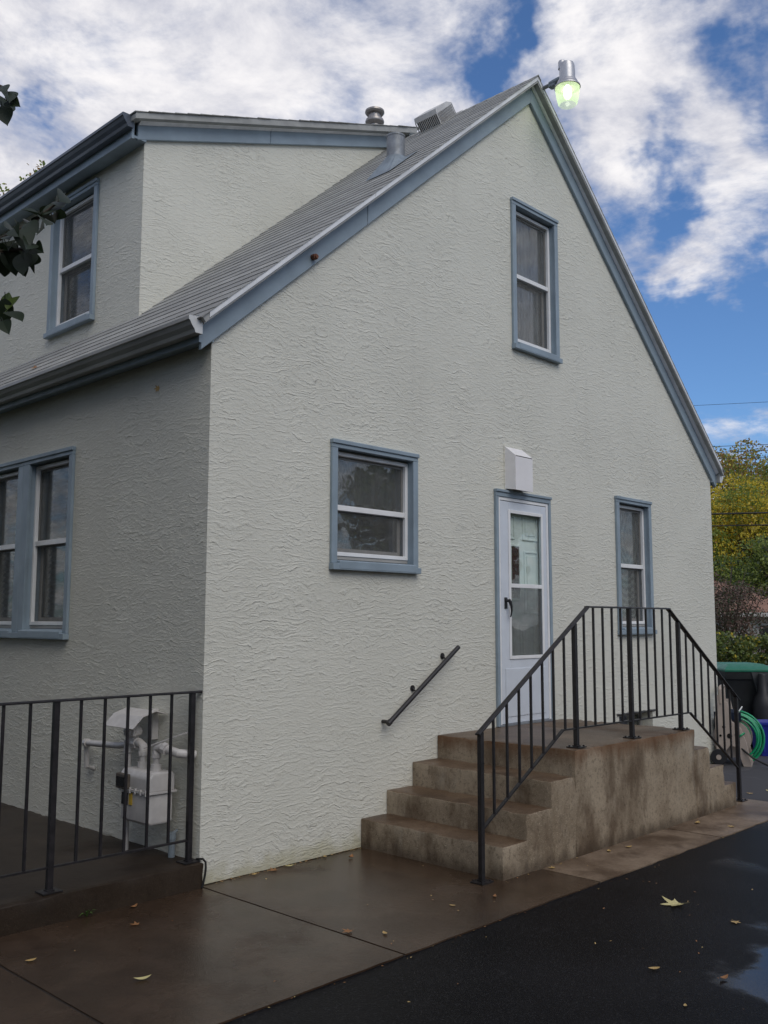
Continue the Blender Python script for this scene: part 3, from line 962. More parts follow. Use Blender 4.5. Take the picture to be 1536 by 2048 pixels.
mb, cap = gutter_mesh(-0.128, -0.075, DEP, 3.625)
mb.build('gutter', M['gutter'], house); cap.build('gutter_end_cap', M['gutter_cap'], house)
mb, cap = gutter_mesh(RX - .03, -0.075, DEP, 3.47, 1)
mb.build('gutter', M['gutter'], house); cap.build('gutter_end_cap', M['gutter_cap'], house)

mb, cap = gutter_mesh(0.384, 1.745, DY1 + .1, Dtop(.36) - .006)
mb.build('dormer_gutter', M['guttblue'], house); cap.build('gutter_end_cap', M['guttblue'], house)
# bolt on the rake board
g = MB(); g.tube([(0.862, -0.036, 4.335), (0.862, -0.075, 4.330)], 0.022, 10); g.tube([(0.862, -0.075, 4.330), (0.862, -0.088, 4.329)], 0.014, 8)
g.build('rusty_bolt', M['rust'], house)


# ---- windows: local frame T: x right, y outward, z up
def frame_T(kind, pos=0.0):
    if kind == 'gable':      # outer face y=0, outward -y
        return Matrix(((1, 0, 0, 0), (0, -1, 0, pos), (0, 0, 1, 0), (0, 0, 0, 1)))
    # side wall, outward -x; local x = world y (from outside, right is -y; mirrored, fine)
    return Matrix(((0, -1, 0, pos), (1, 0, 0, 0), (0, 0, 1, 0), (0, 0, 0, 1)))


def ring(mb, a0, a1, b0, b1, w_, n0, n1, wb=None, wt=None):
    wb = w_ if wb is None else wb; wt = w_ if wt is None else wt
    mb.box(a0, a0 + w_, n0, n1, b0, b1)
    mb.box(a1 - w_, a1, n0, n1, b0, b1)
    mb.box(a0 + w_, a1 - w_, n0, n1, b0, b0 + wb)
    mb.box(a0 + w_, a1 - w_, n0, n1, b1 - wt, b1)


def window(T, spec, label, wl_=0.058, wr_=0.058, cs_l=CS, cs_r=CS, inside='curtain'):
    a0, a1, b0, b1, mid = spec
    mb = MB(T)
    # mitred casing with a proud back band
    mb.box(a0, a0 + wl_, 0.001, .028, b0 + .045, b1 - .058)
    mb.box(a1 - wr_, a1, 0.001, .028, b0 + .045, b1 - .058)
    mb.box(a0, a1, 0.001, .028, b1 - .058, b1 - .003)
    mb.box(a0 - .004, a1 + .004, 0.001, .040, b1 - .026, b1 + .006)
    win = mb.build('window', M['trim'], house, bevel=0.0035, segs=1)
    win['label'] = label
    h0, h1 = a0 + cs_l, a1 - cs_r
    z0, z1 = b0 + CS, b1 - CS
    mb = MB(T)
    mb.box(h0 + .001, h0 + .016, -.16, .002, z0, z1); mb.box(h1 - .016, h1 - .001, -.16, .002, z0, z1)
    mb.box(h0 + .016, h1 - .016, -.16, .002, z1 - .016, z1 - .001)
    mb.build('jamb', M['trim'], win)
    mb = MB(T)
    mb.prism([(-.15, b0 + .085), (.002, b0 + .072), (.056, b0 + .060), (.056, b0 + .004), (.001, b0 - .002), (.001, b0 + .045), (-.15, b0 + .045)], a0 + .001 if False else h0 + .017, h1 - .017, 'x')
    mb.box(a0 - .006, a1 + .006, .0015, .054, b0 - .004, b0 + .044)
    mb.build('sill', M['trim'], win, bevel=0.003, segs=1)
    f0, f1 = h0 + .017, h1 - .017
    zb, zt = b0 + .105, z1 - .032
    mb = MB(T)
    ring(mb, f0, f1, zb, zt, .030, -.070, -.038)
    mb.build('frame', M['vinyl'], win, bevel=0.003, segs=1)
    mb = MB(T)
    mb.box(f0, f1, -.075, -.045, b0 + .080, zb - .003)
    mb.box(f0, f1, -.085, -.058, zt + .002, z1 - .017)
    mb.build('stop_strip', M['sash'], win)
    i0, i1 = f0 + .030, f1 - .030
    mb = MB(T)
    ring(mb, i0, i1, mid, zt - .030, .012, -.080, -.071, wt=.020)
    mb.build('upper_sash', M['sash'], win)
    mb = MB(T)
    ring(mb, i0, i1, zb + .030, mid, .030, -.118, -.100, wb=.034)
    mb.build('lower_sash', M['sash'], win)
    mb = MB(T); mb.box(i0 + .001, i1 - .001, -.082, -.042, mid - .020, mid + .022); mb.build('meeting_rail', M['vinyl'], win, bevel=0.003, segs=1)
    mb = MB(T); mb.box(i0 + .011, i1 - .011, -.078, -.074, mid + .012, zt - .050); mb.build('pane', M['glass'], win)
    mb = MB(T); mb.box(i0 + .028, i1 - .028, -.112, -.108, zb + .062, mid - .028); mb.build('pane', M['glass'], win)
    mb = MB(T)
    mb.add([(i0, -.066, zb + .03), (i1, -.066, zb + .03), (i1, -.066, zt - .03), (i0, -.066, zt - .03)], [(0, 1, 2, 3)])
    mb.build('insect_screen', M['screen'], win)
    # what hangs inside
    if inside in ('curtain', 'lace', 'curtaindark'):
        mb = MB(T)
        n_ = 48; zbot = (mid + .05) if inside == 'curtaindark' else zb - .05
        vs = []
        for i in range(n_ + 1):
            a = i0 - .05 + (i1 - i0 + .10) * i / n_
            d = -.136 + .008 * math.sin(i * 1.15) + .006 * math.sin(i * 2.9)
            vs += [(a, d, zbot + .01 * math.sin(i * .9)), (a, d, z1 + .05)]
        mb.add(vs, [(2 * i, 2 * i + 2, 2 * i + 3, 2 * i + 1) for i in range(n_)])
        mb.build('curtain', M[inside], win, smooth=True)
        if inside == 'curtaindark':
            mb = MB(T); vs = []; n_ = 40
            for i in range(n_ + 1):
                t_ = i / n_; a = i0 - .05 + (i1 - i0 + .10) * t_
                d = -.24 + .012 * math.sin(i * 1.4)
                vs += [(a, d, zb + .02), (a, d, zb + .10 + .09 * math.exp(-((t_ - .45) / .16) ** 2) + .02 * math.sin(t_ * 11))]
            mb.add(vs, [(2 * i, 2 * i + 2, 2 * i + 3, 2 * i + 1) for i in range(n_)])
            mb.build('cafe_curtain', M['valance'], win, smooth=True)
    elif inside == 'blind':
        mb = MB(T)
        k = int((z1 - z0) / .05)
        for i in range(k):
            zz2 = z0 + .05 * i
            mb.add([(i0, -.17, zz2), (i1, -.17, zz2), (i1, -.19, zz2 + .034), (i0, -.19, zz2 + .034)], [(0, 1, 2, 3)])
        mb.build('blind', M['blind'], win)
    mb = MB(T)
    # dark room behind the opening
    bx = [(h0, -.22, z0), (h1, -.22, z0), (h1, -.22, z1), (h0, -.22, z1), (h0 - .3, -1.2, z0 - .4), (h1 + .3, -1.2, z0 - .4), (h1 + .3, -1.2, z1 + .2), (h0 - .3, -1.2, z1 + .2)]
    mb.add(bx, [(4, 5, 6, 7), (0, 1, 5, 4), (1, 2, 6, 5), (2, 3, 7, 6), (3, 0, 4, 7)])
    mb.build('room', M['room'], win)
    return win


TG = frame_T('gable'); TS = frame_T('side', 0.0); TD = frame_T('side', DXF - .003)
window(TG, WIN['a'], 'squarish ground floor window near the house corner', inside='curtaindark')
window(TG, WIN['b'], 'tall narrow upper window under the gable peak', inside='curtain')
window(TG, WIN['c'], 'tall narrow window behind the stoop railing, lace curtain inside', inside='lace')
window(TS, LW[0], 'right half of the paired window on the shaded side wall', wl_=.058, wr_=.10, cs_r=.07, inside='blind')
window(TS, LW[1], 'left half of the paired window on the shaded side wall, cut by the photo edge', wl_=.10, wr_=.058, cs_l=.07, inside='blind')
window(TD, DW, 'dormer window behind the leafy twig', inside='blind')

# ---- door
a0, a1, b0, b1 = DOOR
mb = MB(TG)
mb.box(a0, a0 + .036, .001, .03, b0 + .003, b1 - .052); mb.box(a1 - .036, a1, .001, .03, b0 + .003, b1 - .052); mb.box(a0, a1, .001, .03, b1 - .052, b1)
mb.box(a0 - .004, a1 + .004, .001, .042, b1 - .012, b1 + .012)
door = mb.build('door', M['trim'], house, bevel=.003, segs=1)
mb = MB(TG)
ring(mb, a0 + .037, a1 - .037, b0 + .004, b1 - .053, .030, -.02, .020, wb=.012)
mb.build('door_frame', M['vinyl'], door, bevel=.003, segs=1)
s0, s1, t0, t1 = a0 + .070, a1 - .070, b0 + .020, b1 - .088
gx0, gx1, gz0, gz1, gm = 3.281, 3.787, 1.335, 2.64, 1.972
mb = MB(TG)
mb.box(s0, gx0, -.012, .018, t0, t1); mb.box(gx1, s1, -.012, .018, t0, t1)
mb.box(gx0, gx1, -.012, .018, gz1, t1); mb.box(gx0, gx1, -.012, .018, t0, gz0)
mb.build('storm_door', M['doorpaint'], door, bevel=.004, segs=1)
mb = MB(TG)
ring(mb, gx0 - .018, gx1 + .018, gz0 - .018, gz1 + .018, .030, .0185, .027)
mb.box(gx0 + .012, gx1 - .012, .0185, .026, gm - .018, gm + .018)
mb.build('glazing_bead', M['vinyl'], door, bevel=.002, segs=1)
mb = MB(TG); mb.box(gx0 + .001, gx1 - .001, .001, .005, gm, gz1); mb.build('pane', M['doorglass'], door)
mb = MB(TG); mb.box(gx0 + .001, gx1 - .001, .001, .005, gz0, gm - .002); mb.build('pane', M['glass'], door)
mb = MB(TG); mb.add([(gx0, .010, gz0), (gx1, .010, gz0), (gx1, .010, gm - .02), (gx0, .010, gm - .02)], [(0, 1, 2, 3)]); mb.build('insect_screen', M['screen'], door)
mb = MB(TG); mb.box(s0 + .05, s1 - .05, .0185, .024, t0 + .06, gz0 - .10); mb.build('kick_panel', M['doorpaint'], door, bevel=.008)
# inner door with raised mouldings and a small glazed lite
mb = MB(TG)
mb.box(a0 + .068, a1 - .068, -.075, -.040, b0 + .019, b1 - .084)
for (p0, p1, q0, q1) in ((3.20, 3.42, 1.12, 1.62), (3.50, 3.72, 1.12, 1.62), (3.20, 3.42, .84, 1.02), (3.50, 3.72, .84, 1.02), (3.58, 3.80, 1.72, 2.30), (3.22, 3.44, 2.40, 2.62), (3.56, 3.80, 2.40, 2.62)):
    ring(mb, p0, p1, q0, q1, .016, -.0395, -.031)
    mb.box(p0 + .045, p1 - .045, -.0395, -.033, q0 + .045, q1 - .045)
ring(mb, 3.355, 3.515, 1.84, 2.355, .020, -.0395, -.025)
mb.build('inner_door', M['innerdoor'], door, bevel=.002, segs=1)
mb = MB(TG); mb.box(3.376, 3.494, -.0392, -.033, 1.862, 2.334); mb.build('lite', M['redpane'], door)
# handle: black curved lever on a small plate
mb = MB(TG)
mb.box(3.195, 3.235, .019, .026, 1.765, 1.865)
mb.tube([(3.215, .02, 1.835), (3.215, .055, 1.835)], .014, 10)
mb.build('handle_plate', M['blackplastic'], door, bevel=.004)
mb = MB(TG)
mb.tube([(3.212, .055, 1.845), (3.222, .062, 1.825), (3.236, .066, 1.790), (3.240, .066, 1.750), (3.236, .064, 1.715), (3.228, .060, 1.690)], [.016, .016, .013, .010, .008, .006], 8)
mb.build('lever', M['blackplastic'], door, smooth=True)
mb = MB(TG)
mb.box(a0 + .022, a1 - .022, -.15, .035, b0 - .003, b0 + .018)
mb.build('threshold', M['zinc'], door, bevel=.004)

# exhaust hood over the door
mb = MB()
hx0, hx1, hy, hz0, hz1, hzt = 3.25, 3.515, -0.122, 2.835, 3.145, 3.24
prof = [(0.0, hz0 + .015), (hy, hz0 - .01), (hy, hz1), (-.002, hzt)]
for xx, sgn in ((hx0, 1), (hx1 - .006, 1)):
    mb.prism([(-.002, hz0 + .015), (hy, hz0 - .005), (hy, hz1), (-.002, hzt)], xx, xx + .006, 'x')
mb.box(hx0 + .006, hx1 - .006, hy, hy + .006, hz0 - .005, hz1)
mb.add([(hx0 + .006, hy, hz1 - .001), (hx1 - .006, hy, hz1 - .001), (hx1 - .006, -.002, hzt - .001), (hx0 + .006, -.002, hzt - .001),
        (hx0 + .006, hy, hz1 - .008), (hx1 - .006, hy, hz1 - .008), (hx1 - .006, -.002, hzt - .008), (hx0 + .006, -.002, hzt - .008)],
       [(0, 1, 2, 3), (7, 6, 5, 4), (0, 4, 5, 1), (2, 6, 7, 3)])
hood = mb.build('exhaust_hood', M['hood'], house)
mb = MB(); mb.box(hx0 - .012, hx1 + .012, -.006, -.001, hz0 - .0, hzt + .012); mb.build('hood_flange', M['stucco'], hood)
mb = MB(); mb.box(hx0 + .01, hx1 - .01, -.11, -.008, hz0 + .05, hz0 + .055); mb.build('damper', M['ventdark'], hood)

# cellar window well
mb = MB()
ring(MB(), 0, 1, 0, 1, .1, 0, .1)
T = TG
mb = MB(T); ring(mb, CELL[0] + .001, CELL[1] - .001, CELL[2] + .001, CELL[3] - .001, .03, -.17, -.13); cw = mb.build('cellar_window', M['sash'], house)
mb = MB(T); mb.box(CELL[0] + .03, CELL[1] - .03, -.155, -.15, CELL[2] + .03, CELL[3] - .03); mb.build('pane', M['glass'], cw)
mb = MB(T); mb.box(CELL[0] - .02, CELL[1] + .02, -.9, -.20, CELL[2] - .05, CELL[3] + .05)
mb.build('room', M['room'], cw)
mb = MB(T)
vs = []
n_ = 22
for i in range(n_ + 1):
    a = CELL[0] - .05 + (CELL[1] - CELL[0] + .10) * i / n_
    j = random.uniform(-.008, .008)
    vs += [(a, .001, CELL[3] + .022 + j * .5), (a, .020 + j * .5, CELL[3] + .012 + j * .5), (a, .001, CELL[3] - .002)]
mb.add(vs, [(3 * i, 3 * i + 3, 3 * i + 4, 3 * i + 1) for i in range(n_)] + [(3 * i + 1, 3 * i + 4, 3 * i + 5, 3 * i + 2) for i in range(n_)])
mb.build('window_lintel', M['blackplastic'], cw)

# ---- roof fittings
# round vent stack with flared flashing
sx, sy, sz = 2.30, 0.47, Ttop(2.30)
mb = MB(); n_ = 24; r_ = .083
mb.lathe((sx, sy, 0), [(r_, sz + .02), (r_, 6.01), (r_ + .004, 6.01), (r_ + .004, 6.025), (r_ - .006, 6.025), (r_ - .006, 5.80)], n_, caps=False)
mb.lathe((sx, sy, 0), [(r_ + .004, sz + .05), (r_ + .004, sz + .075), (r_ + .001, sz + .075)], n_, caps=False)
stack = mb.build('vent_stack', M['zinc'], deckL, smooth=True)
mb = MB()
sq = []
for k in range(n_):
    an = 2 * PI * k / n_
    cx, cy = math.cos(an), math.sin(an)
    m_ = max(abs(cx), abs(cy))
    px, py = sx - .05 + cx / m_ * .19, sy + cy / m_ * .15
    sq.append((px, py, Ttop(px) + .012))
top_ = [(sx + math.cos(2 * PI * k / n_) * (r_ + .006), sy + math.sin(2 * PI * k / n_) * (r_ + .006), sz + .055) for k in range(n_)]
mid_ = [(a * .62 + p * .38, b * .62 + q * .38, (c * .75 + r2 * .25)) for (a, b, c), (p, q, r2) in zip(sq, top_)]
vs = sq + top_
mb.add(vs, [(k, (k + 1) % n_, (k + 1) % n_ + n_, k + n_) for k in range(n_)])
mb.build('flashing', M['flash'], stack)
# louvred box vent: slant-back, near the ridge
bxT = Matrix((Vector((0, -1, 0)), up, Vector((0, -1, 0)).cross(up).normalized())).transposed().to_4x4()
bxT.translation = Vector((3.50, 0.945, Ttop(3.50)))
mb = MB(bxT)     # local: x -> -y (towards the gable), y upslope, z off the roof
H1 = .145
mb.add([(-.30, 0, .115), (0, 0, .115), (0, .34, .115), (-.30, .34, .115), (-.30, .02, H1 + .02), (0, .02, H1 + .02), (0, .25, H1 + .02), (-.30, .25, H1 + .02),
        (0, .33, .13), (-.30, .33, .13)],
       [(0, 1, 5, 4), (4, 5, 6, 7), (1, 2, 8, 6), (6, 8, 9, 7), (1, 6, 5), (0, 4, 7), (0, 7, 9, 3), (2, 3, 9, 8), (0, 3, 2, 1)])
vent = mb.build('box_vent', M['ventbox'], deckL)
mb = MB(bxT)
mb.box(-.29, -.01, .015, .325, .004, .114); mb.build('vent_core', M['ventdark'], vent)
mb = MB(bxT)
for i in range(14):
    a = -.30 + i * .0226
    mb.box(a, a + .008, -.002, .006, .0, .116)
for i in range(15):
    b_ = .006 + i * .0226
    mb.box(-.006, .002, b_, b_ + .008, .0, .116)
mb.box(-.305, .006, -.006, .0, .0, .012)
mb.build('louvre', M['ventbox'], vent)
mb = MB(bxT); mb.box(-.36, .05, -.05, .40, .002, .006); mb.build('flashing', M['gutter'], vent)
# double-disc flue cap on the dormer roof
fx, fy, fb = 3.56, 1.98, Dtop(3.56)
mb = MB()
mb.lathe((fx, fy, 0), [(.062, fb - .02), (.062, fb + .12), (.075, fb + .125), (.105, fb + .15), (.108, fb + .165), (.100, fb + .185), (.07, fb + .20),
                       (.07, fb + .245), (.095, fb + .25), (.110, fb + .27), (.108, fb + .29), (.085, fb + .305), (.02, fb + .315), (.0, fb + .315)], 28, caps=False)
flue = mb.build('flue_cap', M['flue'], deckD, smooth=True)
mb = MB()
for k in range(22):
    an = 2 * PI * k / 22
    mb.bar((fx + .0715 * math.cos(an), fy + .0715 * math.sin(an), fb + .205), (fx + .0715 * math.cos(an), fy + .0715 * math.sin(an), fb + .24), .008, .003)
mb.build('flue_slot', M['ventdark'], flue)


# ------------------------------------------------------------------ yard light
L0 = Vector((3.80, -0.04, 6.89))
LX, LY = 3.80, -0.40
yl = thing('yard_light', L0, 'lit dusk-to-dawn yard light on a pipe arm at the gable peak', 'lamp')
mb = MB(); mb.tube([L0 + Vector((0, .004, 0)), L0 + Vector((0, -.03, 0))], .038, 14); mb.tube([(3.8, -.07, 6.89), (3.8, -.20, 6.895)], .019, 12)
mb.build('arm', M['zinc'], yl, smooth=True)
mb = MB(); mb.tube([(3.8, -.20, 6.90), (3.8, -.27, 6.905), (3.8, -.345, 6.915)], [.026, .028, .022], 12)
mb.tube([(3.765, -.215, 6.865), (3.835, -.215, 6.865)], .011, 8); mb.tube([(3.765, -.255, 6.865), (3.835, -.255, 6.865)], .011, 8)
mb.box(3.775, 3.825, -.27, -.20, 6.855, 6.885)
mb.build('clamp', M['flash'], yl, smooth=True)
LZ = 6.905
mb = MB()
mb.lathe((LX, LY, 0), [(.078, LZ - .055), (.076, LZ + .045), (.071, LZ + .105), (.064, LZ + .125), (.04, LZ + .135), (0, LZ + .138)], 28, caps=False)
mb.build('housing', M['alu'], yl, smooth=True)
mb = MB(); mb.lathe((LX - .02, LY + .045, 0), [(.036, LZ + .08), (.036, LZ + .150), (.030, LZ + .162), (0, LZ + .166)], 18, caps=False)
mb.build('photocell', M['alu'], yl, smooth=True)
mb = MB()
mb.lathe((LX, LY, 0), [(.079, LZ - .050), (.090, LZ - .052), (.102, LZ - .075), (.110, LZ - .098), (.124, LZ - .110), (.126, LZ - .122), (.119, LZ - .126)], 36, caps=False)
mb.build('collar', M['alu'], yl, smooth=True)
mb = MB()
mb.lathe((LX, LY, 0), [(.119, LZ - .118), (.114, LZ - .17), (.104, LZ - .235), (.092, LZ - .285), (.080, LZ - .30)], 36, caps=False)
mb.build('lens', M['lens'], yl, smooth=True)
mb = MB()
mb.lathe((LX, LY, 0), [(0.0, LZ - .235), (.022, LZ - .228), (.034, LZ - .205), (.040, LZ - .17), (.034, LZ - .13), (.02, LZ - .10), (0, LZ - .09)], 20, caps=False)
mb.build('bulb', M['bulb'], yl, smooth=True)

# ------------------------------------------------------------------ concrete stoop
stoop = thing('concrete_stoop', (3.2, -0.65, 0), 'weathered concrete stoop with stained steps on both sides below the white door', 'steps')


def block(name, x0, x1, zt, parent, y0=-1.303, y1=-0.003, seed=0):
    """cast block with worn arrises: top face tread material, rest riser material"""
    bm = bmesh.new()
    bmesh.ops.create_cube(bm, size=1.0)
    for v_ in bm.verts:
        v_.co = Vector((x0 if v_.co.x < 0 else x1, y0 if v_.co.y < 0 else y1, -0.02 if v_.co.z < 0 else zt))
    bmesh.ops.bevel(bm, geom=[e_ for e_ in bm.edges if min(v_.co.z for v_ in e_.verts) > 0.01 or abs(e_.verts[0].co.z - e_.verts[1].co.z) > .1],
                    offset=.009, segments=2, profile=.6, affect='EDGES')
    for ax_, lo, hi in ((0, x0, x1), (1, y0, y1), (2, 0, zt)):
        k = max(1, int((hi - lo) / .055))
        for i in range(1, k):
            pc = [0, 0, 0]; pn = [0, 0, 0]; pc[ax_] = lo + (hi - lo) * i / k; pn[ax_] = 1
            bmesh.ops.bisect_plane(bm, geom=bm.verts[:] + bm.edges[:] + bm.faces[:], plane_co=pc, plane_no=pn)
    for v_ in bm.verts:
        c = v_.co
        ed = (abs(c.x - x0) < .014 or abs(c.x - x1) < .014) + (abs(c.y - y0) < .014) + (abs(c.z - zt) < .014)
        if c.z < 0.01: continue
        n3 = noise.noise_vector(c * 9 + Vector((seed, 0, 0)))
        c.y += max(n3.y, -.4) * (.004 if abs(c.y - y0) < .014 else 0)
        if abs(c.z - zt) < .014:
            c.z += n3.z * .0015
        if ed >= 2:
            kk = max(0, noise.noise(c * 24 + Vector((5, seed, 0)))) * .026
            ctr = Vector(((x0 + x1) / 2, (y0 + y1) / 2, zt / 2))
            if abs(c.y - y0) < .014: c.y += kk
            if abs(c.z - zt) < .014: c.z -= kk * .7
    me = bpy.data.meshes.new(name)
    bmesh.ops.recalc_face_normals(bm, faces=bm.faces)
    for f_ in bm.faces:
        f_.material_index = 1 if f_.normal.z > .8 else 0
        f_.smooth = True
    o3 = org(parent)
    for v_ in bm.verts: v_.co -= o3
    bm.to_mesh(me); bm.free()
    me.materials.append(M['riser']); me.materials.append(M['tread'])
    me.set_sharp_from_angle(angle=math.radians(50))
    o_ = bpy.data.objects.new(name, me); COL.objects.link(o_); o_.parent = parent
    return o_


SX = [1.426, 1.700, 1.993, 2.293]
TZ = [0.207, 0.378, 0.556, 0.737]
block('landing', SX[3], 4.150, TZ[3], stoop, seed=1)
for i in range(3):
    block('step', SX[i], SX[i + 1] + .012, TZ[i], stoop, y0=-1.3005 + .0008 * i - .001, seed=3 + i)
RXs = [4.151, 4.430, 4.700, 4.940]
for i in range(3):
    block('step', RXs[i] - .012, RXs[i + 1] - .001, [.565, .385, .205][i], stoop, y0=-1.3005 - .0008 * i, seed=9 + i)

# ------------------------------------------------------------------ stoop railing
RY = -1.225
rail = thing('stoop_railing', (1.30, RY, 0), 'black iron railing rising over the concrete stoop with sloping ends', 'railing')
FLAT = [(-.021, -.006), (.021, -.006), (.021, .004), (.012, .008), (-.012, .008), (-.021, .004)]
pt = [(1.27, 0.925), (2.62, 1.762), (3.895, 1.762), (5.235, 0.915)]
mb = MB()
for (xa, za), (xb, zb_) in zip(pt[:-1], pt[1:]):
    mb.sweep((xa, RY, za), (xb, RY, zb_), FLAT)
for xa, za in pt[1:3]:
    mb.box(xa - .014, xa + .014, RY - .020, RY + .020, za - .007, za + .006)
mb.build('top_rail', M['black'], rail, bevel=.0015, segs=1)
pb = [(1.302, 0.322), (2.255, 0.876), (4.235, 0.868), (5.165, 0.300)]
mb = MB()
for (xa, za), (xb, zb_) in zip(pb[:-1], pb[1:]):
    mb.bar((xa, RY, za), (xb, RY, zb_), .024, .011)
mb.build('bottom_rail', M['black'], rail)


def lerp(pts, x_):
    for (xa, za), (xb, zb_) in zip(pts[:-1], pts[1:]):
        if xa <= x_ <= xb: return za + (zb_ - za) * (x_ - xa) / (xb - xa)
    return pts[0][1] if x_ < pts[0][0] else pts[-1][1]


posts = [(1.302, 0.0), (2.432, TZ[3]), (3.236, TZ[3]), (4.062, TZ[3]), (5.175, 0.0)]
for px, pz in posts:
    mb = MB(); mb.box(px - .0165, px + .0165, RY - .0165, RY + .0165, pz + .006, lerp(pt, px) - .006)
    mb.build('post', M['black'], rail, bevel=.002, segs=1)
    mb = MB(); mb.box(px - .058, px + .058, RY - .050, RY + .050, pz + .001, pz + .009)
    mb.box(px - .022, px + .022, RY - .022, RY + .022, pz + .009, pz + .016)
    for bx_, by_ in ((-.04, -.035), (.04, -.035), (-.04, .035), (.04, .035)):
        mb.tube([(px + bx_, RY + by_, pz + .009), (px + bx_, RY + by_, pz + .018)], .008, 6)
    mb.build('base_plate', M['black'], rail)
for (xa, _), (xb, _), k in zip(posts[:-1], posts[1:], (7, 5, 5, 7)):
    for i in range(1, k + 1):
        px = xa + (xb - xa) * i / (k + 1) + random.uniform(-.003, .003)
        lean = random.uniform(-.002, .002)
        mb = MB(); mb.bar((px, RY, lerp(pb, px) + .004), (px + lean, RY, lerp(pt, px) - .007), .0145, .0145, up=(0, 1, 0))
        mb.build('baluster', M['black'], rail)

# wall handrail
hr = thing('wall_handrail', (1.645, -0.08, 0.886), 'short black pipe handrail fixed slanting on the stucco beside the steps', 'handrail')
A_ = Vector((1.645, -.08, .886)); B_ = Vector((2.477, -.08, 1.441))
mb = MB(); mb.tube([A_, B_], .0185, 14); mb.build('pipe', M['black'], hr, smooth=True)
mb = MB(); mb.tube([A_ - (B_ - A_).normalized() * .012, A_ + (B_ - A_).normalized() * .02], .022, 14); mb.build('end_cap', M['black'], hr, smooth=True)
mb = MB(); mb.tube([A_ + Vector((.01, 0, .006)), Vector((1.655, -.002, .892))], .014, 10); mb.build('bracket', M['black'], hr)
for t_ in (.42, .86):
    p_ = A_.lerp(B_, t_)
    mb = MB(); mb.tube([p_ + Vector((0, 0, -.005)), p_ + Vector((0, .04, -.02)), Vector((p_.x, -.004, p_.z + .005))], .008, 8)
    mb.tube([(p_.x, -.008, p_.z + .005), (p_.x, -.001, p_.z + .005)], .025, 12)
    mb.build('bracket', M['black'], hr)

# ------------------------------------------------------------------ side porch and its rail
porch = thing('porch_slab', (-0.6, 0.0, 0), 'low dark wet concrete porch slab along the shaded side wall', 'porch')
PZ = 0.148
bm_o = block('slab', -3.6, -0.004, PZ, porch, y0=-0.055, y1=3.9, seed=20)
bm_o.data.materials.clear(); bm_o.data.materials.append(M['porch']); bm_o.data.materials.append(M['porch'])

PR = 0.03
pr = thing('porch_railing', (-0.05, PR, PZ), 'straight black iron railing on the edge of the porch slab at left', 'railing')
xs = [-0.062, -0.985, -1.905, -2.82]
mb = MB(); mb.sweep((0.0, PR, 1.198), (-2.9, PR, 1.196), FLAT); mb.box(-.004, .004, PR - .022, PR + .022, 1.190, 1.207)
mb.build('top_rail', M['black'], pr, bevel=.0015, segs=1)
mb = MB(); mb.bar((-0.062, PR, .283), (-2.85, PR, .283), .024, .011); mb.build('bottom_rail', M['black'], pr)
for px in xs:
    mb = MB(); mb.box(px - .0165, px + .0165, PR - .0165, PR + .0165, PZ + .006, 1.192); mb.build('post', M['black'], pr, bevel=.002, segs=1)
    mb = MB(); mb.box(px - .058, px + .058, PR - .050, PR + .050, PZ + .002, PZ + .009); mb.box(px - .022, px + .022, PR - .022, PR + .022, PZ + .009, PZ + .016)
    mb.build('base_plate', M['black'], pr)
for xa, xb in zip(xs[:-1], xs[1:]):
    for i in range(1, 6):
        px = xa + (xb - xa) * i / 6
        mb = MB(); mb.bar((px, PR, .283), (px, PR, 1.192), .0145, .0145, up=(0, 1, 0)); mb.build('baluster', M['black'], pr)
# black cable looping round the porch corner
mb = MB(); mb.tube([(-.01, .02, PZ + .012), (.004, -.03, PZ + .02), (.006, -.058, PZ + .004), (.004, -.064, PZ - .03), (-.002, -.066, PZ - .07), (-.012, -.064, .03), (-.02, -.062, .004)], .007, 8)
tag(mb.build('drain_cable', M['cable'], smooth=True), 'thin black cable looped over the porch slab corner', 'cable')

# ------------------------------------------------------------------ gas meter
gm_ = thing('gas_meter', (-0.15, 0.37, PZ), 'pale painted gas meter with regulator and pipes behind the porch railing', 'gas meter')


def P(*a): return Vector(a)


mb = MB()      # lower bellows case: rounded box
mb.prism([(-.255, .385), (-.245, .365), (-.085, .365), (-.075, .385), (-.075, .565), (-.255, .565)], .195, .53, 'y')
mb.build('lower_case', M['meter'], gm_, bevel=.022, smooth=True, segs=3)
mb = MB()
mb.prism([(-.262, .572), (-.070, .572), (-.070, .67), (-.090, .695), (-.235, .695), (-.262, .66)], .185, .54, 'y')
mb.build('upper_case', M['meter'], gm_, bevel=.016, smooth=True, segs=3)
mb = MB(); mb.box(-.272, -.062, .178, .548, .562, .576)
for i in range(6):
    mb.tube([(-.268, .21 + i * .062, .552), (-.268, .21 + i * .062, .586)], .008, 6)
mb.build('flange', M['meter'], gm_)
mb = MB(); mb.box(-.30, -.262, .405, .525, .575, .668); mb.build('index_box', M['indexbox'], gm_, bevel=.006)
mb = MB(); mb.box(-.304, -.300, .42, .51, .59, .65); mb.build('dial', M['meterdark'], gm_)
mb = MB(); mb.box(-.262, -.2565, .44, .51, .47, .545); mb.build('plate', M['meterdark'], gm_)
mb = MB(); mb.box(-.262, -.2565, .385, .42, .475, .55); mb.build('tag', M['yellow'], gm_)
for yy in (.27, .43):
    mb = MB(); mb.tube([(-.16, yy, .69), (-.16, yy, .735)], .034, 12); mb.tube([(-.16, yy, .72), (-.16, yy, .80)], .022, 12)
    mb.tube([(-.16, yy, .775), (-.16, yy, .80)], .031, 8)
    mb.build('swivel', M['meter'], gm_)
mb = MB(); mb.tube([(-.16, .43, .80), (-.16, .43, .835), (-.16, .47, .85), (-.155, .56, .84)], .028, 12)
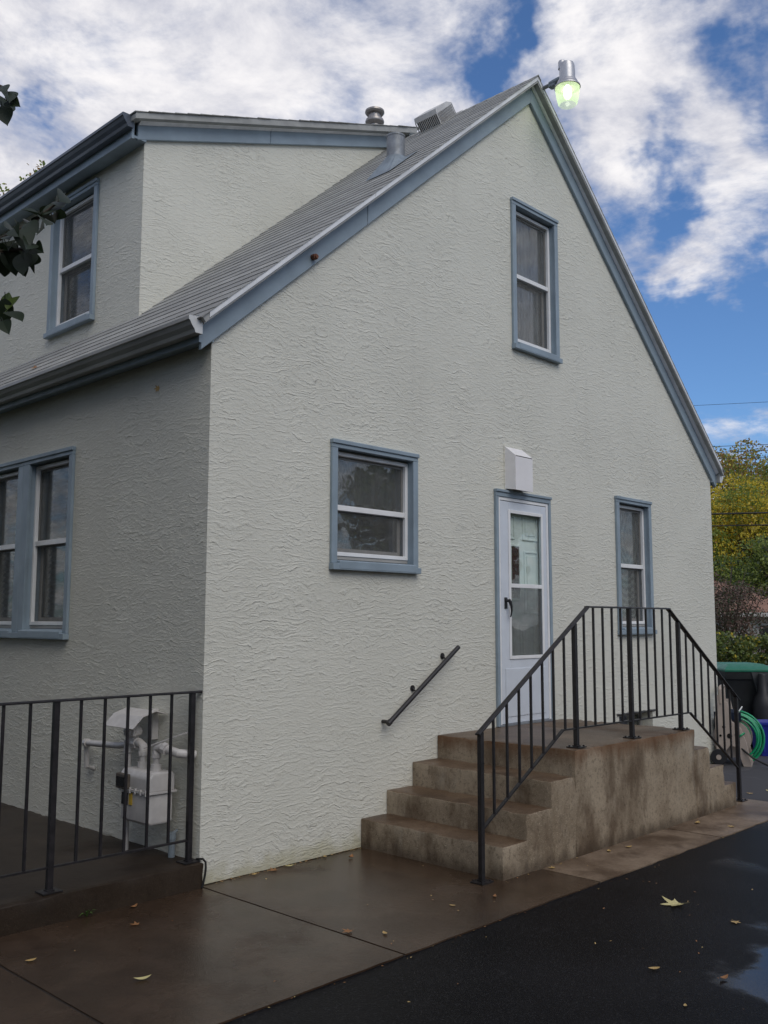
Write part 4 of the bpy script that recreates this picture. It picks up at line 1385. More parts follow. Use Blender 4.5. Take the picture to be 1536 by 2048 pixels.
mb.tube([(-.155, .50, .845), (-.155, .545, .842)], .038, 8)
mb.build('elbow', M['meter'], gm_, smooth=True)
mb = MB(); mb.tube([(-.155, .54, .84), (-.12, .80, .80), (-.10, 1.27, .775)], .022, 12)
mb.tube([(-.10, 1.25, .775), (-.09, 1.30, .775), (-.08, 1.31, .75), (-.07, 1.31, .60), (-.01, 1.32, .58)], [.03, .03, .020, .018, .016], 10)
mb.build('long_pipe', M['meter'], gm_, smooth=True)
mb = MB(); mb.tube([(-.16, .27, .80), (-.16, .27, .835), (-.155, .22, .845), (-.15, .02, .80), (-.10, -.02, .79), (-.0, -.015, .79)] if False else [(-.16, .27, .80), (-.16, .27, .835), (-.155, .22, .845), (-.12, .09, .815), (-.012, .055, .80)], .028, 12)
mb.tube([(-.155, .20, .842), (-.148, .17, .835)], .038, 8)
mb.build('outlet_pipe', M['meter'], gm_, smooth=True)
mb = MB(); mb.bar((-.19, .35, .835), (-.06, .07, .945), .006, .060, up=(1, 0, .3)); mb.build('bracket_strap', M['meter'], gm_)
mb = MB(); mb.tube([(-.165, .60, PZ), (-.165, .60, .82)], .020, 12); mb.tube([(-.165, .60, .55), (-.165, .60, .62)], .034, 8); mb.tube([(-.165, .60, .78), (-.165, .60, .86)], .032, 10)
mb.build('riser_pipe', M['meter'], gm_, smooth=True)
# regulator body and its folded rain hood
mb = MB(); mb.lathe((-.16, .56, 0), [(.03, .84), (.035, .88), (.060, .90), (.064, .925), (.050, .945), (.030, .985), (.026, 1.02), (0, 1.025)], 18, caps=False)
mb.build('regulator', M['meter'], gm_, smooth=True)
mb = MB()
mb.prism([(-.012, 1.035), (-.10, 1.062), (-.20, 1.030), (-.275, .955), (-.272, .952), (-.198, 1.025), (-.10, 1.056), (-.012, 1.030)], .38, .74, 'y')
mb.build('rain_hood', M['meter'], gm_)
mb = MB(); mb.box(-.05, -.004, .50, .56, .86, 1.06); mb.tube([(-.19, .50, .90), (-.19, .50, 1.0)], .010, 8); mb.tube([(-.19, .50, .895), (-.19, .50, .91)], .016, 8); mb.tube([(-.19, .50, .985), (-.19, .50, 1.0)], .016, 8)
mb.build('hanger', M['meter'], gm_)
# conduit stub beside the meter
mb = MB(); mb.tube([(-.06, .22, PZ), (-.06, .22, .27)], .022, 10); mb.tube([(-.06, .22, .26), (-.06, .22, .30)], .028, 10); mb.tube([(-.06, .22, .29), (-.02, .22, .31)], .01, 8)
tag(mb.build('conduit_stub', M['flash'], smooth=True), 'short grey conduit stub at the wall base right of the gas meter', 'pipe')

# ------------------------------------------------------------------ hose reel cart
reel = thing('hose_reel_cart', (7.55, -0.22, 0), 'tan plastic hose reel cart with green hose beyond the stoop', 'hose reel')
AS0 = -0.012


def side_panel(x_, mirror=False):
    mb = MB()
    th = .022
    # A-frame outline in (y,z): back leg to the wheel, front foot, handle post up
    outl = [(-.43, AS0), (-.34, AS0), (-.27, .20), (-.20, .22), (-.13, .12), (-.05, .10), (-.045, .52), (-.06, .72), (-.19, .72), (-.23, .50), (-.33, .42), (-.385, .25)]
    mb.prism(outl, x_, x_ + th, 'x')
    return mb


mb = side_panel(7.33); mb.build('side_panel', M['tan'], reel, bevel=.006)
mb = side_panel(7.79); mb.build('side_panel', M['tan'], reel, bevel=.006)
mb = MB()
for yy, zz2, r2 in ((-.14, .43, .018), (-.20, .33, .03), (-.10, .33, .014), (-.27, .35, .014)):
    mb.tube([(7.326, yy, zz2), (7.331, yy, zz2)], r2, 12)
mb.build('hub_hole', M['meterdark'], reel)
mb = MB()
mb.tube([(7.34, -.115, .70), (7.34, -.115, .86), (7.37, -.115, .885), (7.76, -.115, .885), (7.79, -.115, .86), (7.79, -.115, .70)], .022, 10)
mb.box(7.335, 7.365, -.17, -.06, .70, .80)
mb.build('handle', M['tan'], reel, smooth=True)
mb = MB(); mb.prism([(7.36, .60), (7.385, .50), (7.76, .50), (7.785, .60), (7.775, .60), (7.75, .515), (7.395, .515), (7.37, .60)], -.33, -.03, 'y')
mb.build('tray', simple('dark_blue_tray', (0.012, 0.022, 0.045), .5), reel)
mb = MB(); mb.box(7.35, 7.80, -.43, -.36, AS0, .075); mb.build('foot_bar', M['tan'], reel, bevel=.008)
for xx in (7.42, 7.74):
    mb = MB(); n_ = 28
    vs = [(xx + dx, -.215 + r2 * math.cos(2 * PI * k / n_), .29 + r2 * math.sin(2 * PI * k / n_)) for dx in (0, .016) for r2 in (.09, .215) for k in range(n_)]
    fs = []
    for k in range(n_):
        k2 = (k + 1) % n_
        fs += [(k, k2, n_ + k2, n_ + k), (2 * n_ + k, 3 * n_ + k, 3 * n_ + k2, 2 * n_ + k2), (n_ + k, n_ + k2, 3 * n_ + k2, 3 * n_ + k), (k, 2 * n_ + k, 2 * n_ + k2, k2)]
    mb.add(vs, fs); mb.build('reel_disc', M['tan'], reel)
mb = MB()
for q in range(4):
    pts = []
    rr = .115 + .024 * q
    for k in range(0, 24 * 9 + 1):
        an = 2 * PI * k / 24
        pts.append((7.448 + .275 * (k / (24 * 9)), -.215 + (rr + .008 * math.sin(k * .37 + q)) * math.cos(an), .29 + (rr + .006 * math.sin(k * .53)) * math.sin(an)))
    mb.tube(pts, .0115, 6)
mb.build('hose_coil', M['hose'], reel, smooth=True)
mb = MB()
for q in range(7):
    pts = []
    for k in range(15):
        t_ = k / 14
        an = math.radians(100 + 150 * t_)
        rr = .245 + .012 * q + .03 * math.sin(t_ * PI) + .01 * math.sin(q * 2.1)
        pts.append((7.50 + .032 * q + .10 * t_ * math.sin(q * 1.7 + .6), -.215 + rr * math.cos(an), .285 + rr * math.sin(an) + .02 * math.sin(q)))
    mb.tube(pts, .0115, 7)
mb.tube([(7.36, -.34, .34), (7.325, -.36, .37), (7.315, -.33, .35), (7.33, -.29, .31)], .011, 8)
mb.build('loose_hose', M['hose'], reel, smooth=True)
for xx in (7.29, 7.83):
    mb = MB(); mb.tube([(xx, -.075, .085), (xx + .035, -.075, .085)], .093, 22)
    wh = mb.build('wheel', M['blackplastic'], reel, bevel=.008)
    mb = MB(); mb.tube([(xx - .006, -.075, .085), (xx + .041, -.075, .085)], .03, 12); mb.build('hub', M['tan'], wh)
_P = Vector((7.33, -.39, 0)); _R = Matrix.Rotation(math.radians(20), 3, 'Z')
reel.location = _P + _R @ (Vector(reel.location) - _P); reel.rotation_euler = (0, 0, math.radians(20))
mb = MB(); mb.tube([(7.32, -.30, .21), (7.30, -.46, .10), (7.38, -.62, .012), (7.6, -.66, 0.002), (7.9, -.55, .002), (8.3, -.50, .002), (8.9, -.75, .002)], .0115, 8)
tag(mb.build('leader_hose', M['cable'], smooth=True), 'black leader hose trailing from the tan reel across the asphalt', 'hose')
mb = MB(); mb.tube([_P + _R @ (Vector(q) - _P) for q in ((7.60, -.26, .525), (7.57, -.30, .60), (7.63, -.33, .645), (7.74, -.30, .60), (7.83, -.31, .61))], .008, 6)
tag(mb.build('coiled_cord', M['white'], smooth=True), 'thin white cord lying in the tray of the hose reel', 'cord')


# ------------------------------------------------------------------ bins
def wheelie(name, loc, rz, w_, d_, h_, lidmat, label, group=None):
    root = thing(name, loc, label, 'bin', group)
    T_ = Matrix.Translation(loc) @ Matrix.Rotation(rz, 4, 'Z')
    mb = MB(T_)
    lo, hi = .74, 1.0
    z0_, z1_ = .03, h_ - .10
    vs = []
    for zz3, s_ in ((z0_, .76), (z1_ * .55, .88), (z1_ - .10, .97), (z1_ - .10, 1.03), (z1_, 1.05)):
        vs += [(-w_ / 2 * s_, -d_ / 2 * s_, zz3), (w_ / 2 * s_, -d_ / 2 * s_, zz3), (w_ / 2 * s_, d_ / 2 * s_, zz3), (-w_ / 2 * s_, d_ / 2 * s_, zz3)]
    fs = [(3, 2, 1, 0)]
    for r2 in range(4):
        for k in range(4):
            fs.append((r2 * 4 + k, r2 * 4 + (k + 1) % 4, r2 * 4 + 4 + (k + 1) % 4, r2 * 4 + 4 + k))
    mb.add(vs, fs)
    mb.build('body', M['binblack'], root, bevel=.018, smooth=True)
    mb = MB(T_)
    a, b = w_ / 2 * 1.08, d_ / 2 * 1.08
    mb.add([(-a, -b, z1_), (a, -b, z1_), (a, b, z1_), (-a, b, z1_), (-a, -b, z1_ + .035), (a, -b, z1_ + .035), (a, b, z1_ + .035), (-a, b, z1_ + .035),
            (-a * .72, -b * .68, z1_ + .10), (a * .72, -b * .68, z1_ + .10), (a * .72, b * .75, z1_ + .10), (-a * .72, b * .75, z1_ + .10)],
           [(3, 2, 1, 0), (0, 1, 5, 4), (1, 2, 6, 5), (2, 3, 7, 6), (3, 0, 4, 7), (4, 5, 9, 8), (5, 6, 10, 9), (6, 7, 11, 10), (7, 4, 8, 11), (8, 9, 10, 11)])
    mb.build('lid', lidmat, root, bevel=.010, smooth=True)
    mb = MB(T_)
    # ribbed catch bucket on the front rim
    mb.add([(.02, -b - .005, z1_ - .005), (a + .015, -b - .005, z1_ - .005), (a - .01, -b * .93, z1_ - .27), (.10, -b * .93, z1_ - .27),
            (.02, -b + .05, z1_ - .005), (a + .015, -b + .05, z1_ - .005), (a - .01, -b + .06, z1_ - .27), (.10, -b + .06, z1_ - .27)],
           [(0, 1, 2, 3), (7, 6, 5, 4), (0, 4, 5, 1), (1, 5, 6, 2), (2, 6, 7, 3), (3, 7, 4, 0)])
    for i in range(7):
        xx = .10 + i * (a - .13) / 6
        mb.box(xx, xx + .012, -b - .016, -b + .01, z1_ - .25, z1_ - .14)
    mb.build('catch_panel', M['bingrey'], root)
    for sgn in (-1, 1):
        mb = MB(T_); mb.tube([(sgn * w_ * .36 - .02, d_ / 2 - .02, .11), (sgn * w_ * .36 + .02, d_ / 2 - .02, .11)], .12, 18); mb.build('wheel', M['blackplastic'], root)
    mb = MB(T_); mb.tube([(-w_ * .45, d_ / 2 + .06, z1_ - .04), (w_ * .45, d_ / 2 + .06, z1_ - .04)], .015, 8); mb.build('handle', M['blackplastic'], root)
    return root


wheelie('wheelie_bin', (9.24, .52, AS0), math.radians(-46), .62, .78, 1.10, M['bingreen'], 'large black wheeled bin with a green lid beyond the house corner', 'wheeled bins')
wheelie('wheelie_bin', (9.70, .04, AS0), math.radians(-46), .60, .70, 1.06, M['binpurple'], 'black wheeled bin with a dark purple lid at the photo edge', 'wheeled bins')
T_ = Matrix.Translation((8.53, -.17, AS0)) @ Matrix.Rotation(math.radians(-46), 4, 'Z')
root = thing('blue_tub', (8.53, -.17, AS0), 'blue plastic tub standing behind the green hose', 'tub')
mb = MB(T_)
vs = []
for zz3, s_ in ((0, .80), (.38, .97), (.38, 1.05), (.42, 1.06), (.42, .97), (.04, .76)):
    vs += [(-.20 * s_, -.17 * s_, zz3), (.20 * s_, -.17 * s_, zz3), (.20 * s_, .17 * s_, zz3), (-.20 * s_, .17 * s_, zz3)]
fs = [(3, 2, 1, 0), (20, 21, 22, 23)]
for r2 in range(5):
    for k in range(4): fs.append((r2 * 4 + k, r2 * 4 + (k + 1) % 4, r2 * 4 + 4 + (k + 1) % 4, r2 * 4 + 4 + k))
mb.add(vs, fs); mb.build('shell', M['blue'], root, bevel=.01, smooth=True)
mb = MB(T_)
for i in range(4): mb.box(-.15 + i * .09, -.135 + i * .09, -.172, -.155, .06, .35)
mb.build('rib', M['blue'], root)
# dark bottle-shaped canister
mb = MB(); mb.lathe((8.98, .08, AS0), [(.13, 0), (.14, .03), (.14, .55), (.12, .66), (.07, .74), (.06, .95), (.05, .98), (0, .985)], 20, caps=False)
tag(mb.build('canister', M['blackplastic'], smooth=True), 'tall black bottle-shaped canister behind the blue tub', 'canister')


# ------------------------------------------------------------------ vegetation
def leaf_cloud(name, mats, centers, radii, per, size, parent, weights=None, flat=0.25, seed=1, mat_of=None, shell=.55):
    """leaf quads scattered in clumps; one mesh. mat_of(center)->probabilities over mats"""
    rg = np.random.default_rng(seed)
    C_ = []; MI = []
    for c, r in zip(centers, radii):
        k = int(per * (r / np.mean(radii)) ** 2)
        d = rg.normal(size=(k, 3)); d /= np.linalg.norm(d, axis=1)[:, None]
        rad = r * rg.uniform(shell, 1.05, (k, 1)) ** .7
        C_.append(np.array(c) + d * rad * np.array([1, 1, .75]))
        pr_ = mat_of(c, rg) if mat_of else np.ones(len(mats)) / len(mats)
        MI.append(rg.choice(len(mats), size=k, p=np.array(pr_) / np.sum(pr_)))
    C_ = np.concatenate(C_); MI = np.concatenate(MI)
    n_ = len(C_)
    s = size * rg.uniform(.6, 1.3, (n_, 1))
    a = rg.normal(size=(n_, 3)); a /= np.linalg.norm(a, axis=1)[:, None]
    b = rg.normal(size=(n_, 3)); b -= (b * a).sum(1)[:, None] * a; b /= np.linalg.norm(b, axis=1)[:, None]
    o3 = np.array(org(parent)) if parent else np.zeros(3)
    C_ = C_ - o3
    V = np.stack([C_ - a * s * .5, C_ + b * s * .32, C_ + a * s * .5, C_ - b * s * .32], 1).reshape(-1, 3)
    me = bpy.data.meshes.new(name)
    me.vertices.add(n_ * 4); me.vertices.foreach_set('co', V.astype(np.float32).ravel())
    me.loops.add(n_ * 4); me.loops.foreach_set('vertex_index', np.arange(n_ * 4, dtype=np.int32))
    me.polygons.add(n_); me.polygons.foreach_set('loop_start', np.arange(0, n_ * 4, 4, dtype=np.int32))
    try: me.polygons.foreach_set('loop_total', np.full(n_, 4, dtype=np.int32))
    except Exception: pass
    for mt in mats: me.materials.append(M[mt])
    me.polygons.foreach_set('material_index', MI.astype(np.int32))
    me.update(calc_edges=True)
    o_ = bpy.data.objects.new(name, me); COL.objects.link(o_)
    if parent: o_.parent = parent
    return o_


def tree(name, base, h, cr, ch, n_clump, per, size, mats, mat_of, label, seed, group=None, trunk_r=.22, cz=None, clump_r=.24):
    """base: ground point; crown ellipsoid radius cr, half-height ch centred cz above ground"""
    rg = random.Random(seed)
    root = thing(name, base, label, 'tree', group)
    base = Vector(base)
    cz = h - ch if cz is None else cz
    cc = base + Vector((0, 0, cz))
    mb = MB()
    top = cc + Vector((rg.uniform(-.3, .3), rg.uniform(-.3, .3), ch * .4))
    pts = [base - Vector((0, 0, .1)), base.lerp(top, .3) + Vector((rg.uniform(-.15, .15), rg.uniform(-.15, .15), 0)), base.lerp(top, .65) + Vector((rg.uniform(-.2, .2), rg.uniform(-.2, .2), 0)), top]
    mb.tube(pts, [trunk_r * 1.25, trunk_r * .9, trunk_r * .55, trunk_r * .15], 9)
    cen = []; rad = []
    for i in range(n_clump):
        while True:
            p_ = Vector((rg.uniform(-1, 1), rg.uniform(-1, 1), rg.uniform(-1, 1)))
            if .25 < p_.length < 1: break
        k = 1 + .22 * noise.noise(p_ * 2.1 + Vector((seed, 0, 0)))
        p_ = p_.normalized() * (p_.length ** .55) * k
        c = cc + Vector((p_.x * cr, p_.y * cr, p_.z * ch))
        cen.append(tuple(c)); rad.append(clump_r * cr * rg.uniform(.6, 1.25))
        if i % 3 == 0:
            st = base.lerp(top, rg.uniform(.35, .85))
            mb.tube([st, st.lerp(c, .5) + Vector((0, 0, .1 * cr)), c], [trunk_r * .35, trunk_r * .2, trunk_r * .06], 6)
    mb.build('trunk', M['bark'], root, smooth=True)
    cr_o = leaf_cloud('crown', mats, cen, rad, per, size, root, seed=seed, mat_of=mat_of)
    return root


GB = -0.06


def maple_mix(cz_, amt):
    def f(c, rg):
        up_ = (c[2] - cz_) / 4
        return [.04, .90, .06] if rg.random() < amt + .22 * up_ else [.93, .04, .03]
    return f


def maple_mix_old(cz_, amt):
    def f(c, rg):
        up_ = (c[2] - cz_) / 4
        y_ = max(0.02, min(.95, amt + .30 * up_ + rg.normal() * .50))
        return [max(.02, 1 - y_ - .05), y_, .05]
    return f


MX = ['leaf_green', 'leaf_yellow', 'leaf_orange', 'leaf_dark']
tree('maple_tree', (35.9, 11.4, GB), 7.3, 3.4, 2.7, 170, 340, .115, MX[:3], maple_mix(4.6, .42), 'green maple turning yellow in the middle of the trees at right', 11, 'trees beyond the yard', cz=4.6)
tree('maple_tree', (45.3, 16.2, GB), 10.3, 4.2, 4.0, 140, 300, .15, ['leaf_orange', 'leaf_green', 'leaf_yellow'], lambda c, rg: [.55, .33, .12], 'tallest brown-orange tree behind the yellow maple at right', 12, 'trees beyond the yard', cz=6.8)
tree('maple_tree', (44.5, 11.2, GB), 9.0, 4.6, 3.5, 130, 300, .14, ['leaf_orange', 'leaf_green', 'leaf_yellow'], lambda c, rg: [.35, .5, .15], 'olive and orange tree at the right photo edge behind the maple', 13, 'trees beyond the yard', cz=6.0)
tree('maple_tree', (31.5, 8.0, GB), 4.6, 2.6, 1.8, 90, 300, .11, ['leaf_dark', 'leaf_green'], lambda c, rg: [.35, .65], 'dark green bushy tree above the red roof at right', 14, 'trees beyond the yard', cz=2.9)
tree('maple_tree', (37.5, 14.4, GB), 7.0, 3.2, 3.0, 110, 320, .115, ['leaf_green', 'leaf_yellow', 'leaf_dark'], lambda c, rg: ([.15, .83, .02] if rg.random() > .6 else [.95, .03, .02]), 'green tree tipped yellow right beside the house wall edge', 15, 'trees beyond the yard', cz=4.2)
tree('maple_tree', (49.5, 21.0, GB), 11.2, 2.6, 3.6, 70, 160, .19, ['leaf_yellow', 'leaf_orange'], lambda c, rg: [.6, .4], 'distant yellow tree peeking over the right roof slope', 16, 'trees beyond the yard', cz=8.3)
tree('yard_tree', (6.4, 19.2, GB), 13.2, 3.2, 3.4, 90, 170, .14, ['leaf_green', 'leaf_orange'], lambda c, rg: [.7, .3], 'tree top showing behind the dormer roof at left', 17, cz=9.9)
# purple-brown shrub
root = thing('shrub', (17.7, 4.6, GB), 'purple-brown twiggy shrub between the house corner and the red roof', 'shrub')
cen = [(17.7 + random.gauss(0, .55), 4.6 + random.gauss(0, .55), random.uniform(.6, 2.6)) for _ in range(70)]
leaf_cloud('foliage', ['leaf_purple', 'leaf_dark'], cen, [.32] * len(cen), 260, .055, root, seed=21, mat_of=lambda c, rg: [.8, .2], shell=.2)
mb = MB()
for k in range(26):
    an = random.uniform(0, 2 * PI); r2 = random.uniform(.2, 1.0)
    e_ = Vector((17.7 + math.cos(an) * r2, 4.6 + math.sin(an) * r2, random.uniform(1.8, 3.0)))
    mb.tube([(17.7, 4.6, GB), Vector((17.7, 4.6, GB)).lerp(e_, .5) + Vector((0, 0, .2)), e_], [.03, .018, .006], 5)
mb.build('stem', M['twig'], root)

# hedge over a fence
hd = Vector((.69, -.72, 0)); hn = Vector((.72, .69, 0))
hc = Vector((14.6, 2.2, 0))
root = thing('hedge', (hc.x, hc.y, GB), 'broad vine-covered hedge with green and yellow leaves behind the bins', 'hedge')
cen = []; rad = []
for k in range(520):
    s_ = random.uniform(-2.6, 7.5); d_ = random.uniform(-.45, .45); z_ = random.uniform(.05, 1.36 + .10 * noise.noise((s_ * .9, 0, 0)))
    cen.append(tuple(hc + hd * s_ + hn * d_ + Vector((0, 0, z_)))); rad.append(random.uniform(.12, .24))
leaf_cloud('foliage', ['leaf_hedge', 'leaf_yellow', 'leaf_dark'], cen, rad, 150, .065, root, seed=22, mat_of=lambda c, rg: [.84, .04, .12] if rg.random() > .06 else [.4, .55, .05], shell=.3)
mb = MB()
for k in range(30):
    p_ = hc + hd * random.uniform(-2.5, 7.4) + hn * random.uniform(-.2, .2)
    mb.tube([p_ + Vector((0, 0, GB)), p_ + Vector((random.uniform(-.2, .2), random.uniform(-.2, .2), 1.2))], [.03, .012], 5)
mb.build('stem', M['twig'], root)

# neighbour's low house with a red-brown hipped roof
T_ = Matrix.Translation((25.3, 7.8, GB)) @ Matrix.Rotation(math.radians(-46), 4, 'Z')
nb = thing('neighbour_house', (25.3, 7.8, GB), 'low pale house with a red-brown hipped roof behind the hedge', 'house')
mb = MB(T_); mb.box(-4.2, 2.1, -.2, 5, 0, 1.96); mb.build('wall', M['farwall'], nb)
mb = MB(T_)
mb.add([(-4.6, -.6, 1.95), (2.5, -.6, 1.95), (2.5, 5.4, 1.95), (-4.6, 5.4, 1.95), (-2.0, 2.4, 3.30), (-.1, 2.4, 3.30)],
       [(0, 1, 5, 4), (1, 2, 5), (2, 3, 4, 5), (3, 0, 4), (3, 2, 1, 0)])
mb.build('roof', M['redroof'], nb)
mb = MB(T_); mb.box(-4.62, 2.52, -.66, -.605, 1.86, 1.99); mb.build('fascia', M['farwall'], nb)
mb = MB(T_); mb.box(.9, 1.7, -.24, -.201, .9, 1.6); mb.build('window', M['meterdark'], nb)

# utility lines beyond the garden
ld = Vector((.76, -1.3, 0)).normalized()
for (x_, y_, z_, r2, sag, lab) in ((24.576, 7.677, 7.1, .009, .10, 'thin utility wire, topmost of the close group of three over the trees'), (24.52, 7.66, 6.9, .009, .08, 'thin utility wire, middle of the close group of three over the trees'),
                             (24.55, 7.68, 6.7, .009, .12, 'thin utility wire, lowest of the close group of three, crossing the tree top'), (24.55, 8.28, 8.5, .006, .1, 'faint single utility wire highest in the blue sky'),
                             (24.28, 7.70, 4.95, .028, .04, 'thick black utility cable across the yellow maple, upper of two'), (24.48, 7.81, 4.6, .022, .05, 'thick black utility cable across the yellow maple, lower of two')):
    pts = []
    for k in range(-18, 19):
        s_ = k * 1.0
        pts.append(Vector((x_, y_, z_ + sag * (s_ / 18) ** 2)) + ld * s_)
    mb = MB(); mb.tube(pts, r2, 6)
    tag(mb.build('utility_wire', M['cable']), lab, 'wire', 'utility wires over the trees')
for s_, lab in ((-18, 'wooden utility pole hidden behind the house'), (18, 'wooden utility pole beyond the right photo edge')):
    p_ = Vector((24.5, 7.8, 0)) + ld * s_
    root = thing('utility_pole', (p_.x, p_.y, GB), lab, 'utility pole')
    mb = MB(); mb.tube([(p_.x, p_.y, GB), (p_.x, p_.y, 9.2)], [.16, .11], 12); mb.build('pole', M['bark'], root)
    mb = MB(); mb.bar((p_.x - .9, p_.y - .5, 8.5), (p_.x + .9, p_.y + .5, 8.5), .09, .11); mb.bar((p_.x - .7, p_.y - .4, 7.1), (p_.x + .7, p_.y + .4, 7.1), .09, .11); mb.build('crossarm', M['bark'], root)

# surroundings that the wet ground and the panes mirror: neighbour across the drive and its trees
T_ = Matrix.Translation((1.0, -17.0, GB))
nb2 = thing('neighbour_house', (1.0, -17.0, GB), 'brown brick house across the driveway behind the camera', 'house')
mb = MB(T_); mb.box(-6, 6, -4, 4, 0, 3.0); mb.build('wall', M['brownwall'], nb2)
mb = MB(T_); mb.prism([(-4.5, 2.95), (4.5, 2.95), (0, 5.6)], -6.4, 6.4, 'x'); mb.build('roof', M['redroof'], nb2)
for xx in (-3.8, -.6, 3.0):
    mb = MB(T_); mb.box(xx, xx + 1.1, 4.0, 4.05, 1.0, 2.3); mb.build('window', M['meterdark'], nb2)
T_ = Matrix.Translation((-12.5, 4.5, GB))  # unseen house put in at left to block sky light from the side wall
blocker_house = thing('neighbour_house', (-12.5, 4.5, GB), 'two-storey brown brick house added unseen beyond the porch to shade the side wall', 'house')
mb = MB(T_); mb.box(-4, 4.2, -7, 9, 0, 5.6); mb.build('wall', M['brownwall'], blocker_house)
mb = MB(T_); mb.prism([(-4.5, 5.5), (4.7, 5.5), (0, 8.2)], -7.4, 9.4, 'y'); mb.build('roof', M['redroof'], blocker_house)
for yy in (-4.5, -.5, 4.0):
    for zz4 in (1.0, 3.6):
        mb = MB(T_); mb.box(4.2, 4.25, yy, yy + 1.2, zz4, zz4 + 1.3); mb.build('window', M['meterdark'], blocker_house)
for k, (bx_, by_, hh_, cr_) in enumerate(((-7.5, -17.5, 7.0, 3.0), (10.5, -18.0, 7.5, 3.4), (-15.5, -11.0, 8.0, 3.4), (20.5, -15.0, 8.0, 3.6), (-7.4, 7.0, 8.5, 2.6))):
    tree('yard_tree', (bx_, by_, GB), hh_, cr_, hh_ * .36, 70, 110, .30, ['leaf_dark', 'leaf_green'], lambda c, rg: [.5, .5],
         ['leafy tree behind the camera at left of the brick house', 'leafy tree behind the camera at right of the brick house', 'leafy tree far left of the driveway', 'leafy tree at the far end of the driveway opposite the bins', 'leafy tree between the porch and the brown brick house'][k], 40 + k, 'trees around the yard')


# near tree whose twigs reach in from the left
nt = thing('near_tree', (-4.1, -0.6, GB), 'small tree by the porch whose dark leafy twigs reach in at the left edge', 'tree')
TWIGS = [
[(-3.0, -2.5, 3.15), (-2.694, -2.66, 3.103), (-2.646, -2.675, 3.096), (-2.616, -2.685, 3.091), (-2.598, -2.678, 3.065)],
[(-3.1, -2.0, 2.5), (-2.706, -2.42, 2.593), (-2.614, -2.486, 2.681), (-2.538, -2.536, 2.729), (-2.476, -2.585, 2.778), (-2.411, -2.653, 2.857)],
[(-2.614, -2.486, 2.681), (-2.532, -2.526, 2.696), (-2.48, -2.554, 2.711), (-2.444, -2.572, 2.714)],
[(-2.706, -2.42, 2.593), (-2.618, -2.443, 2.567), (-2.53, -2.472, 2.549), (-2.489, -2.487, 2.541)]]
LEAVES = [
(-2.646,-2.747,3.052),(-2.639,-2.781,3.021),(-2.609,-2.697,3.041),(-2.633,-2.744,2.985),(-2.628,-2.788,3.001),(-2.425,-2.678,2.848),(-2.375,-2.532,2.885),(-2.377,-2.558,2.853),(-2.411,-2.554,2.851),(-2.474,-2.679,2.762),(-2.457,-2.591,2.801),(-2.498,-2.641,2.748),(-2.514,-2.656,2.713),(-2.552,-2.661,2.711),(-2.551,-2.623,2.711),(-2.399,-2.487,2.821),(-2.386,-2.538,2.840),(-2.469,-2.463,2.737),(-2.445,-2.477,2.740),(-2.481,-2.651,2.684),(-2.496,-2.593,2.660),(-2.433,-2.529,2.706),(-2.502,-2.463,2.709),(-2.482,-2.448,2.756),(-2.449,-2.438,2.719),(-2.516,-2.672,2.682),(-2.508,-2.490,2.673),(-2.472,-2.452,2.590),(-2.475,-2.502,2.574),(-2.504,-2.579,2.507),(-2.494,-2.491,2.534),(-2.530,-2.583,2.462),(-2.448,-2.360,2.553),(-2.476,-2.380,2.580)]
mb = MB()
mb.tube([(-4.1, -.6, GB), (-4.05, -.65, 1.2), (-3.9, -.5, 2.4), (-3.8, -.2, 4.0), (-3.7, 0, 5.5)], [.14, .11, .09, .06, .03], 10)
mb.tube([(-3.95, -.6, 1.8), (-3.6, -1.5, 2.2), (-3.1, -2.0, 2.5)], [.05, .03, .009], 8)
mb.tube([(-3.9, -.5, 2.3), (-3.5, -1.7, 2.9), (-3.0, -2.5, 3.15)], [.045, .025, .008], 8)
mb.tube([(-3.85, -.3, 3.4), (-3.2, .9, 4.3), (-2.6, 1.8, 4.8)], [.05, .03, .01], 8)
mb.tube([(-3.85, -.3, 3.0), (-4.4, .9, 4.2), (-4.6, 1.8, 4.9)], [.05, .03, .01], 8)
mb.build('trunk', M['bark'], nt, smooth=True)
mb = MB()
for tw in TWIGS: mb.tube(tw, [.007] + [.005] * (len(tw) - 2) + [.0025], 6)
mb.build('twig', M['twig'], nt, smooth=True)


def heart_leaf(L_=.075, wdt=.030, mat='leaf_near', fold=.14, seed=0):
    """ovate leaf with midrib fold and drooping tip; local: stem at origin, tip along +x"""
    vs = [(0, 0, 0)]; fs = []
    prof = [(.04, .34), (.11, .62), (.20, .84), (.32, .99), (.46, 1.0), (.60, .88), (.72, .68), (.83, .44), (.91, .24), (.96, .10)]
    for t_, k in prof:
        x_ = L_ * t_; zc = -.16 * L_ * t_ * t_
        vs += [(x_, -wdt * k, zc + fold * wdt * k), (x_, 0, zc), (x_, wdt * k, zc + fold * wdt * k)]
    vs.append((L_, 0, -.18 * L_))
    fs += [(0, 1, 2), (0, 2, 3)]
    for i in range(len(prof) - 1):
        a = 1 + 3 * i
        fs += [(a, a + 3, a + 4, a + 1), (a + 1, a + 4, a + 5, a + 2)]
    a = 1 + 3 * (len(prof) - 1); e_ = len(vs) - 1
    fs += [(a, e_, a + 1), (a + 1, e_, a + 2)]
    # petiole
    k0 = len(vs)
    vs += [(0, .0012, 0), (0, -.0012, 0), (-.018, -.001, .003), (-.018, .001, .003)]
    fs.append((k0, k0 + 1, k0 + 2, k0 + 3))
    mb2 = MB(); mb2.add(vs, fs)
    me = mb2.mesh('leaf', [M[mat]], smooth=True)
    return me


